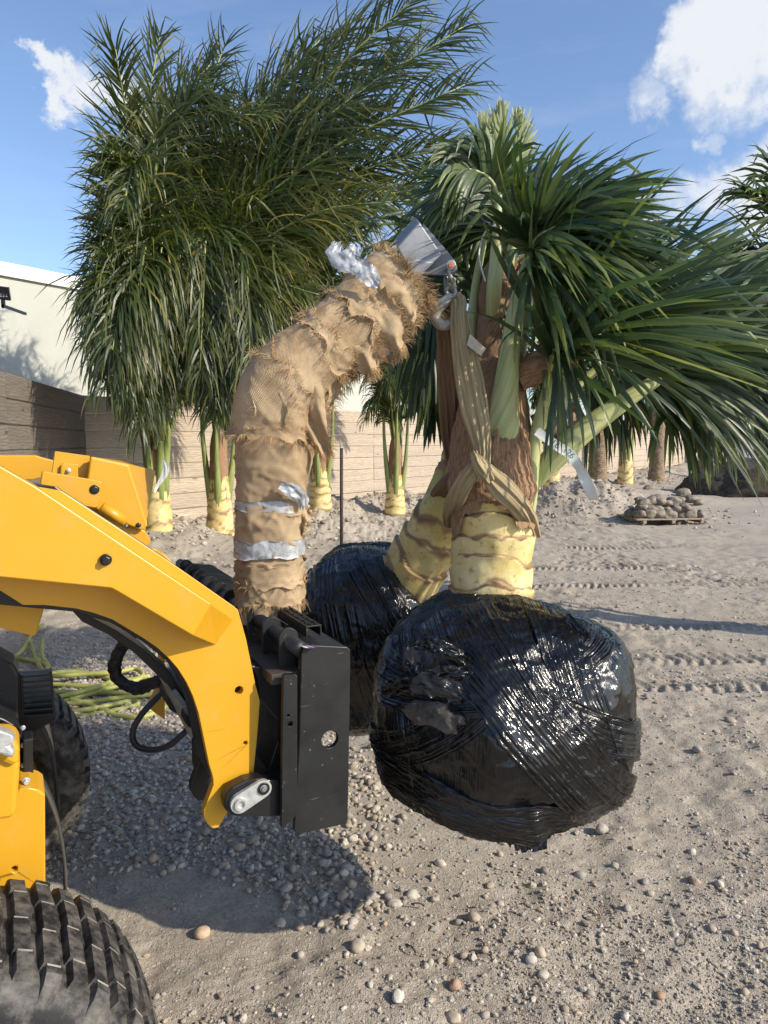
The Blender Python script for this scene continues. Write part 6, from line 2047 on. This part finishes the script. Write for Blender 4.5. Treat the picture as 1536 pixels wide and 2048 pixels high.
# wind-thrown fans to the right
fan([(1058, 515, 2.06), (1068, 450, 2.02), (1090, 400, 1.98), (1140, 375, 1.95)], L=0.27, nl=24, a0=30, wind=(0.4, 0, -0.02))
fan([(1058, 515, 2.06), (1080, 460, 2.0), (1125, 428, 1.94), (1190, 400, 1.90)], L=0.33, nl=26, a0=40)
fan([(1060, 515, 2.08), (1090, 480, 2.05), (1140, 450, 2.02), (1210, 430, 2.0)], L=0.38, nl=24, a0=45)
fan([(1062, 520, 2.06), (1095, 500, 2.0), (1140, 495, 1.95), (1200, 500, 1.92)], L=0.40, nl=22, a0=50, droop=0.45)
fan([(1055, 540, 2.05), (1075, 530, 2.0), (1100, 535, 1.96), (1130, 555, 1.94)], L=0.42, nl=14, a0=50, droop=0.8, wind=(0.2, 0, 0))
fan([(1064, 560, 2.15), (1090, 570, 2.12), (1110, 600, 2.1), (1125, 640, 2.1)], L=0.30, nl=14, a0=45, droop=0.8, wind=(0.1, 0, 0))
fan([(1030, 480, 2.2), (1050, 420, 2.2), (1080, 380, 2.2), (1120, 350, 2.2)], L=0.24, nl=24, a0=30)
fan([(1075, 520, 2.2), (1130, 480, 2.25), (1200, 460, 2.3), (1280, 455, 2.3)], L=0.40, nl=26, a0=45, var=(0.0, 0.5))
fan([(1030, 600, 2.35), (1100, 570, 2.35), (1180, 570, 2.35), (1270, 590, 2.35)], L=0.38, nl=26, a0=45, var=(0.0, 0.5))
# lower right fans with longer, heavier leaflets
fan([(1104, 745, 2.10), (1120, 700, 2.06), (1160, 660, 2.02), (1220, 635, 2.0)], L=0.44, nl=20, a0=50, W=0.020, droop=0.15)
fan([(1106, 735, 2.08), (1130, 690, 2.0), (1170, 670, 1.95), (1220, 670, 1.93)], L=0.44, nl=16, a0=56, W=0.020, droop=0.22)
fan([(1100, 740, 2.05), (1112, 700, 2.0), (1140, 690, 1.97), (1170, 700, 1.95)], L=0.34, nl=10, a0=50, droop=0.5, wind=(0.3, 0, 0))
fan([(1098, 730, 2.05), (1105, 700, 2.0), (1115, 710, 1.98), (1120, 740, 1.97)], L=0.26, nl=8, a0=50, droop=1.3, wind=(0.0, 0, 0))
fan([(1200, 735, 2.15), (1250, 705, 2.12), (1320, 680, 2.1), (1400, 670, 2.1)], L=0.42, nl=24, a0=52, W=0.020, droop=0.2)
fan([(1200, 738, 2.15), (1250, 725, 2.15), (1310, 735, 2.15), (1370, 765, 2.15)], L=0.40, nl=24, a0=50, droop=0.6)
fan([(1345, 742, 2.14), (1400, 712, 2.12), (1470, 695, 2.1), (1600, 690, 2.1)], L=0.42, nl=26, a0=50, W=0.020)
fan([(1345, 744, 2.14), (1400, 742, 2.2), (1470, 755, 2.25), (1560, 800, 2.3)], L=0.36, nl=26, a0=40, droop=0.8)
fan([(1260, 620, 2.3), (1330, 600, 2.3), (1420, 600, 2.3), (1560, 620, 2.3)], L=0.42, nl=28, a0=45, W=0.022, droop=0.3, var=(0.3, 0.85))
fan([(1300, 765, 2.14), (1340, 745, 2.2), (1390, 770, 2.2), (1420, 820, 2.2)], L=0.26, nl=24, a0=35, droop=1.2, wind=(0.1, 0, 0))
fan([(1240, 795, 2.2), (1280, 775, 2.25), (1330, 790, 2.3), (1370, 845, 2.3)], L=0.24, nl=22, a0=35, droop=1.2, wind=(0.1, 0, 0))
fan([(1400, 780, 2.3), (1440, 760, 2.35), (1490, 780, 2.4), (1530, 840, 2.4)], L=0.26, nl=22, a0=35, droop=1.3, wind=(0.1, 0, 0))

for i in range(11):
    x0 = 1150 + i * 34 + rgx.uniform(-12, 12); y0 = rgx.uniform(740, 800); yy = rgx.uniform(2.25, 2.8)
    fan([(x0, y0, yy), (x0 + 25, y0 - 18, yy), (x0 + 45, y0 - 5, yy), (x0 + 58, y0 + 30, yy)], L=rgx.uniform(0.16, 0.26), nl=9, a0=30, a1=60, droop=2.0, wind=(0.05, 0, 0), W=0.014)
LP2 = thing('lifted_palm', 'second lifted palm leaning behind the first with its yellow stem in shade', 'palm tree', P(850, 1130, 2.5), 'palms hanging from the boom')
stem = [(806, 1175, 2.58, 70), (832, 1130, 2.56, 66), (862, 1080, 2.54, 62), (890, 1030, 2.52, 58), (915, 975, 2.50, 52), (935, 900, 2.48, 46)]
pts, rad = pxpath(stem)
V, F, uv, col = ringed_stem(pts, rad - 0.008, 80, 150, 5.2, (0.0, 1.25), 4.1, 0.25, 0.014)
mk('yellow_stem', V, F, M['yellow_stem'], LP2, uv=uv, col=col)
pts, rad = pxpath([(925, 960, 2.50, 46), (940, 860, 2.48, 48), (950, 760, 2.46, 40), (965, 660, 2.45, 34), (985, 560, 2.45, 26)])
path, ex = resample(pts, 90, rad)
V, F, uv = tube(path, ex[:, 0], 40, disp=lambda a, s: 0.012 * fbm(np.cos(a) * 1.8, np.sin(a) * 1.8, s * 9, oct=4, seed=13))
mk('fiber_sheath', V, F, M['fiber'], LP2, uv=uv)
K2 = dict(parent=LP2, L=0.42, nl=30, W=0.018, a0=42, a1=78, jit=0.06)
F1([(960, 620, 2.45), (930, 520, 2.45), (880, 500, 2.42), (860, 620, 2.4)], droop=1.2, wind=(-0.05, 0, 0), **K2)
F1([(960, 640, 2.45), (920, 560, 2.45), (880, 560, 2.42), (868, 720, 2.4)], droop=1.2, wind=(-0.05, 0, 0), **K2)
F1([(955, 680, 2.48), (920, 620, 2.5), (880, 660, 2.5), (868, 830, 2.5)], droop=1.0, wind=(-0.0, 0, 0), **{**K2, 'L': 0.3})
F1([(965, 560, 2.45), (950, 460, 2.5), (900, 400, 2.55), (830, 420, 2.6)], droop=0.7, wind=(-0.2, 0, 0), **K2)
F1([(1000, 560, 2.5), (1060, 460, 2.65), (1180, 400, 2.75), (1330, 370, 2.8)], droop=0.6, wind=(0.3, 0, 0), **K2)
F1([(1010, 580, 2.55), (1100, 500, 2.65), (1230, 470, 2.75), (1400, 500, 2.8)], droop=0.7, wind=(0.3, 0, 0), **K2)
F1([(1020, 620, 2.55), (1120, 570, 2.65), (1260, 560, 2.75), (1400, 620, 2.8)], droop=0.8, wind=(0.2, 0, 0), **K2)
F1([(1030, 660, 2.55), (1100, 600, 2.65), (1180, 590, 2.75), (1260, 620, 2.8)], droop=0.4, wind=(0.3, 0, 0), **K2)
F1([(1040, 700, 2.55), (1150, 640, 2.65), (1300, 620, 2.75), (1480, 660, 2.8)], droop=0.5, wind=(0.3, 0, 0), **K2)
for i in range(12):
    x1 = rgx.uniform(960, 1380); y1 = rgx.uniform(440, 640)
    F1([(1010, 620, 2.6), ((x1 + 1010) / 2, (y1 + 580) / 2 - 50, 3.1), (x1, y1, 3.6), (x1 + 90, y1 + rgx.uniform(-20, 60), 4.0)], parent=LP2, L=0.58, nl=44, W=0.026, droop=rgx.uniform(0.3, 0.7), wind=(rgx.uniform(0.1, 0.4), 0, 0), var=(0.0, 0.45))

# ------------------------------------------------------------ slings
def sling(name, label, L, seed, mat='strap', th=0.010, folds=7, parent=None, ref=(0, -1, 0), amp=0.35):
    pts, rad = pxpath(L)
    k = 90
    path, ex = resample(pts, k, rad)
    T, A, B = frames(path, ref)
    m = 72
    a = np.linspace(0, 2 * np.pi, m + 1)
    c, s = np.cos(a), np.sin(a)
    U = np.arange(k)[:, None]
    # flattened section: width along B, thickness along A, with lengthwise pleats on both faces
    x = np.sign(s) * np.abs(s) ** 0.8
    ple = np.sin(x[None] * folds * 1.6 + 1.2 * np.sin(U * 0.05 + seed) + 1.5 * vnoise(x[None] * 2 + 0 * U, U * 0.06 + seed, seed=seed)) * amp + 0.3 * amp * np.sin(x[None] * folds * 3.7 + U * 0.03)
    hw = ex[:, :1] * (1 + 0.05 * vnoise(U * 0.15, U * 0 + seed, seed=seed))
    thk = th * (1.0 + ple)
    y = c[None] * thk
    V = path[:, None] + B[:, None] * (x[None] * hw)[..., None] + A[:, None] * y[..., None]
    V = V.reshape(-1, 3)
    i = np.arange(k - 1)[:, None] * (m + 1) + np.arange(m)[None]
    F = np.stack([i, i + 1, i + m + 2, i + m + 1], -1).reshape(-1, 4)
    ss = np.r_[0, np.cumsum(np.linalg.norm(np.diff(path, axis=0), axis=1))]
    uv = np.stack([x[None] * hw + 0 * U, ss[:, None] + 0 * x[None]], -1).reshape(-1, 2)
    return mk(name, V, F, M[mat], parent, uv=uv)

SL = thing('lifting_sling', 'tan cloth sling hanging from the hook and choked around the palm stem', 'sling', P(912, 600, 2.0))
sling('sling_leg', '', [(905, 612, 2.03, 9), (911, 600, 2.015, 13), (917, 603, 2.0, 15), (917, 640, 1.985, 16), (922, 690, 1.975, 19), (932, 750, 1.97, 22), (944, 810, 1.965, 25), (956, 860, 1.96, 22), (962, 900, 1.96, 14), (962, 940, 1.96, 13)], 1, parent=SL, th=0.011)
sling('sling_leg', '', [(924, 608, 2.0, 6), (932, 650, 1.99, 8), (946, 710, 1.98, 10), (960, 780, 1.975, 11), (969, 850, 1.975, 11), (972, 890, 1.97, 10), (972, 935, 1.965, 9)], 5, parent=SL, th=0.010, folds=3)
sling('choke_wrap', '', [(958, 928, 1.955, 10), (940, 948, 1.965, 17), (918, 985, 2.01, 20), (903, 1025, 2.10, 18), (900, 1050, 2.2, 12)], 3, parent=SL, th=0.008, folds=4)
sling('choke_wrap', '', [(955, 915, 1.95, 9), (972, 940, 1.945, 16), (1000, 972, 1.945, 24), (1032, 1005, 1.97, 22), (1056, 1040, 2.04, 19), (1068, 1075, 2.14, 15)], 4, parent=SL, th=0.010, folds=5)
sling('knot', '', [(948, 905, 1.945, 7), (955, 925, 1.935, 13), (968, 945, 1.935, 15), (980, 962, 1.94, 10)], 6, parent=SL, th=0.013, folds=3)
SD = thing('lifting_sling', 'darker brown sling leg hanging behind the tan one to the leaning palm', 'sling', P(892, 612, 2.06))
sling('sling_leg', '', [(896, 606, 2.04, 8), (889, 618, 2.06, 13), (890, 670, 2.08, 17), (893, 740, 2.12, 19), (897, 800, 2.18, 20), (899, 860, 2.26, 18), (905, 920, 2.36, 14)], 2, 'strapd', parent=SD, th=0.012, folds=6)
sling('choke_wrap', '', [(940, 930, 2.28, 10), (905, 960, 2.34, 18), (880, 985, 2.42, 16), (868, 1000, 2.5, 10)], 7, 'strapd', parent=SD, th=0.008, folds=3)

# card tag on the sling
tg = [P(940, 668, 1.955), P(972, 697, 1.955), P(962, 712, 1.952), P(934, 690, 1.952)]
V, F = prism(tg, np.array([0, 0.0012, 0]))
o = fixn(mk('card_tag', V, F, M['paper'], smooth=False, top_origin=tg[0]))
tag(o, 'weathered card tag stuck on the tan sling near the trunk', 'tag')

# numbered ribbon
RBN = thing('marker_ribbon', 'white plastic marker ribbon with green numbers tied to the leaf stalks', 'ribbon', P(1080, 866, 2.05))
pts = np.array([P(1074, 862, 2.06), P(1092, 876, 2.055), P(1118, 894, 2.05), P(1140, 908, 2.05), P(1154, 928, 2.045), P(1166, 950, 2.04), P(1178, 975, 2.04), P(1188, 1000, 2.04)])
path = resample(pts, 60)
T = nrm(np.gradient(path, axis=0)); side = nrm(np.cross(T, [0, -1, 0]))
tw_ = np.interp(np.linspace(0, 1, 60), [0, 0.5, 0.62, 0.75, 1], [0, 0.05, 0.9, 0.3, 0.9])
sd2 = nrm(side * np.cos(tw_)[:, None] + np.array([0, 1, 0]) * np.sin(tw_)[:, None])
wd_ = np.interp(np.linspace(0, 1, 60), [0, 1], [0.0125, 0.0165])
V = np.concatenate([path + sd2 * wd_[:, None], path + nrm(np.cross(T, sd2)) * 0.002, path - sd2 * wd_[:, None]])
F = [[a * 60 + i, a * 60 + i + 1, (a + 1) * 60 + i + 1, (a + 1) * 60 + i] for a in range(2) for i in range(59)]
mk('ribbon_band', V, F, M['white'], RBN)
cu = bpy.data.curves.new('numbers', 'FONT')
cu.body = "16' 126"
cu.size = 0.026
cu.align_x = 'CENTER'; cu.align_y = 'CENTER'
tmp = bpy.data.objects.new('numbers_tmp', cu)
COL.objects.link(tmp)
bpy.context.view_layer.update()
me = bpy.data.meshes.new_from_object(tmp.evaluated_get(bpy.context.evaluated_depsgraph_get()))
bpy.data.objects.remove(tmp)
co = np.array([v.co[:] for v in me.vertices])
i1, i2 = 8, 31
xd = nrm(path[i2] - path[i1]); zd = -nrm(np.cross(xd, [0, -1, 0])) ; zd = zd if zd[2] > 0 else -zd
cen = path[20] + np.array([0, -0.0035, 0])
tt = np.clip((co[:, 0] / 0.026 * 0 + co[:, 0]) , -1, 1)
Vt = []
for c_ in co:
    # follow the ribbon's own curve
    s_tot = np.linalg.norm(np.diff(path, axis=0), axis=1).mean()
    k_ = np.clip(20 + c_[0] / s_tot, 0, 58.9); ik = int(k_); f_ = k_ - ik
    b_ = path[ik] * (1 - f_) + path[ik + 1] * f_
    Vt.append(b_ - (side[ik] if side[ik][2] < 0 else -side[ik]) * c_[1] + np.array([0, -0.0035, 0]))
Ft = [list(p.vertices) for p in me.polygons]
mk('printed_numbers', np.array(Vt), Ft, M['green_ink'], RBN, smooth=False)

# white cord tied round the crown
CD = thing('white_cord', 'thin white cord tied round the upper leaf stalks of the lifted palm', 'cord', P(990, 455, 2.05))
for L in ([(962, 485, 2.08), (970, 465, 2.05), (985, 453, 2.03), (1004, 452, 2.04), (1020, 466, 2.05), (1028, 482, 2.05), (1018, 497, 2.05), (1006, 500, 2.05), (1000, 480, 2.06), (994, 456, 2.06)],
          [(975, 462, 2.04), (992, 449, 2.03), (1006, 450, 2.04), (1014, 462, 2.05)], [(962, 485, 2.08), (958, 510, 2.07), (964, 540, 2.06), (971, 563, 2.06)], [(1000, 452, 2.04), (1060, 448, 2.1), (1120, 446, 2.15)]):
    V, F, uv = tube(resample([P(*c) for c in L], 40), 0.0022, 8)
    mk('cord_strand', V, F, M['rope'], CD, uv=uv)

# white ribbon on the left palm
o_pts = [P(326, 922, 9.8), P(332, 935, 9.8), P(328, 950, 9.8), P(318, 966, 9.8), P(308, 985, 9.8)]
path = resample(o_pts, 20)
T = nrm(np.gradient(path, axis=0)); side = nrm(np.cross(T, [0, -1, 0]))
wd_ = np.interp(np.linspace(0, 1, 20), [0, .3, 1], [0.02, 0.045, 0.01])[:, None]
V = np.concatenate([path + side * wd_, path - side * wd_ + [0, 0.02, 0]])
o = mk('marker_ribbon', V, [[i, i + 1, 21 + i, 20 + i] for i in range(19)], M['white'], top_origin=path[0])
tag(o, 'small white ribbon tied to a stalk of the big left palm', 'ribbon')

# ------------------------------------------------------------ coiled yellow-green hose on the ground behind the loader
HS = thing('coiled_hose', 'olive yellow hose lying in loose coils on the gravel behind the loader', 'hose', (-2.0, 4.6, 0))
def gpt(px, py, z=0.02):
    Yd = 4.0
    for _ in range(8):
        p = P(px, py, Yd); q = P(px, py, Yd + 0.01)
        Yd += 0.01 * (z - p[2]) / (q[2] - p[2])
    return P(px, py, Yd)
HL = [
    [(20, 1315, .02), (60, 1320, .03), (90, 1330, .05), (100, 1345, .06), (150, 1343, .03), (200, 1352, .02), (240, 1362, .02), (300, 1352, .03)],
    [(58, 1280, .06), (70, 1310, .04), (84, 1340, .06), (110, 1352, .05), (170, 1348, .05), (230, 1345, .05), (270, 1338, .04), (285, 1352, .04), (250, 1368, .05), (180, 1385, .04), (110, 1400, .03)],
    [(84, 1278, .10), (84, 1310, .06), (98, 1335, .03)],
    [(100, 1368, .03), (160, 1372, .02), (230, 1374, .02), (300, 1370, .02), (360, 1372, .02)],
    [(100, 1398, .04), (150, 1386, .06), (200, 1372, .07), (225, 1363, .05), (210, 1378, .04), (150, 1396, .03), (100, 1414, .02)],
    [(140, 1398, .05), (180, 1410, .03), (230, 1430, .02), (280, 1434, .02), (320, 1420, .02), (350, 1400, .02), (300, 1386, .03), (240, 1386, .03), (100, 1384, .02)],
    [(110, 1410, .03), (190, 1402, .04), (270, 1392, .04), (340, 1388, .02), (390, 1394, .02)],
    [(110, 1425, .02), (170, 1420, .03), (230, 1408, .03), (262, 1402, .02), (276, 1406, .02), (260, 1414, .02), (180, 1430, .02), (120, 1436, .02)],
    [(0, 1320, .02), (20, 1318, .03), (45, 1300, .05), (62, 1270, .07), (85, 1250, .05)],
]
for L in HL:
    V, F, uv = tube(resample([gpt(*c) for c in L], 110), 0.0145, 10)
    mk('hose_loop', V, F, M['hose'], HS, uv=uv)
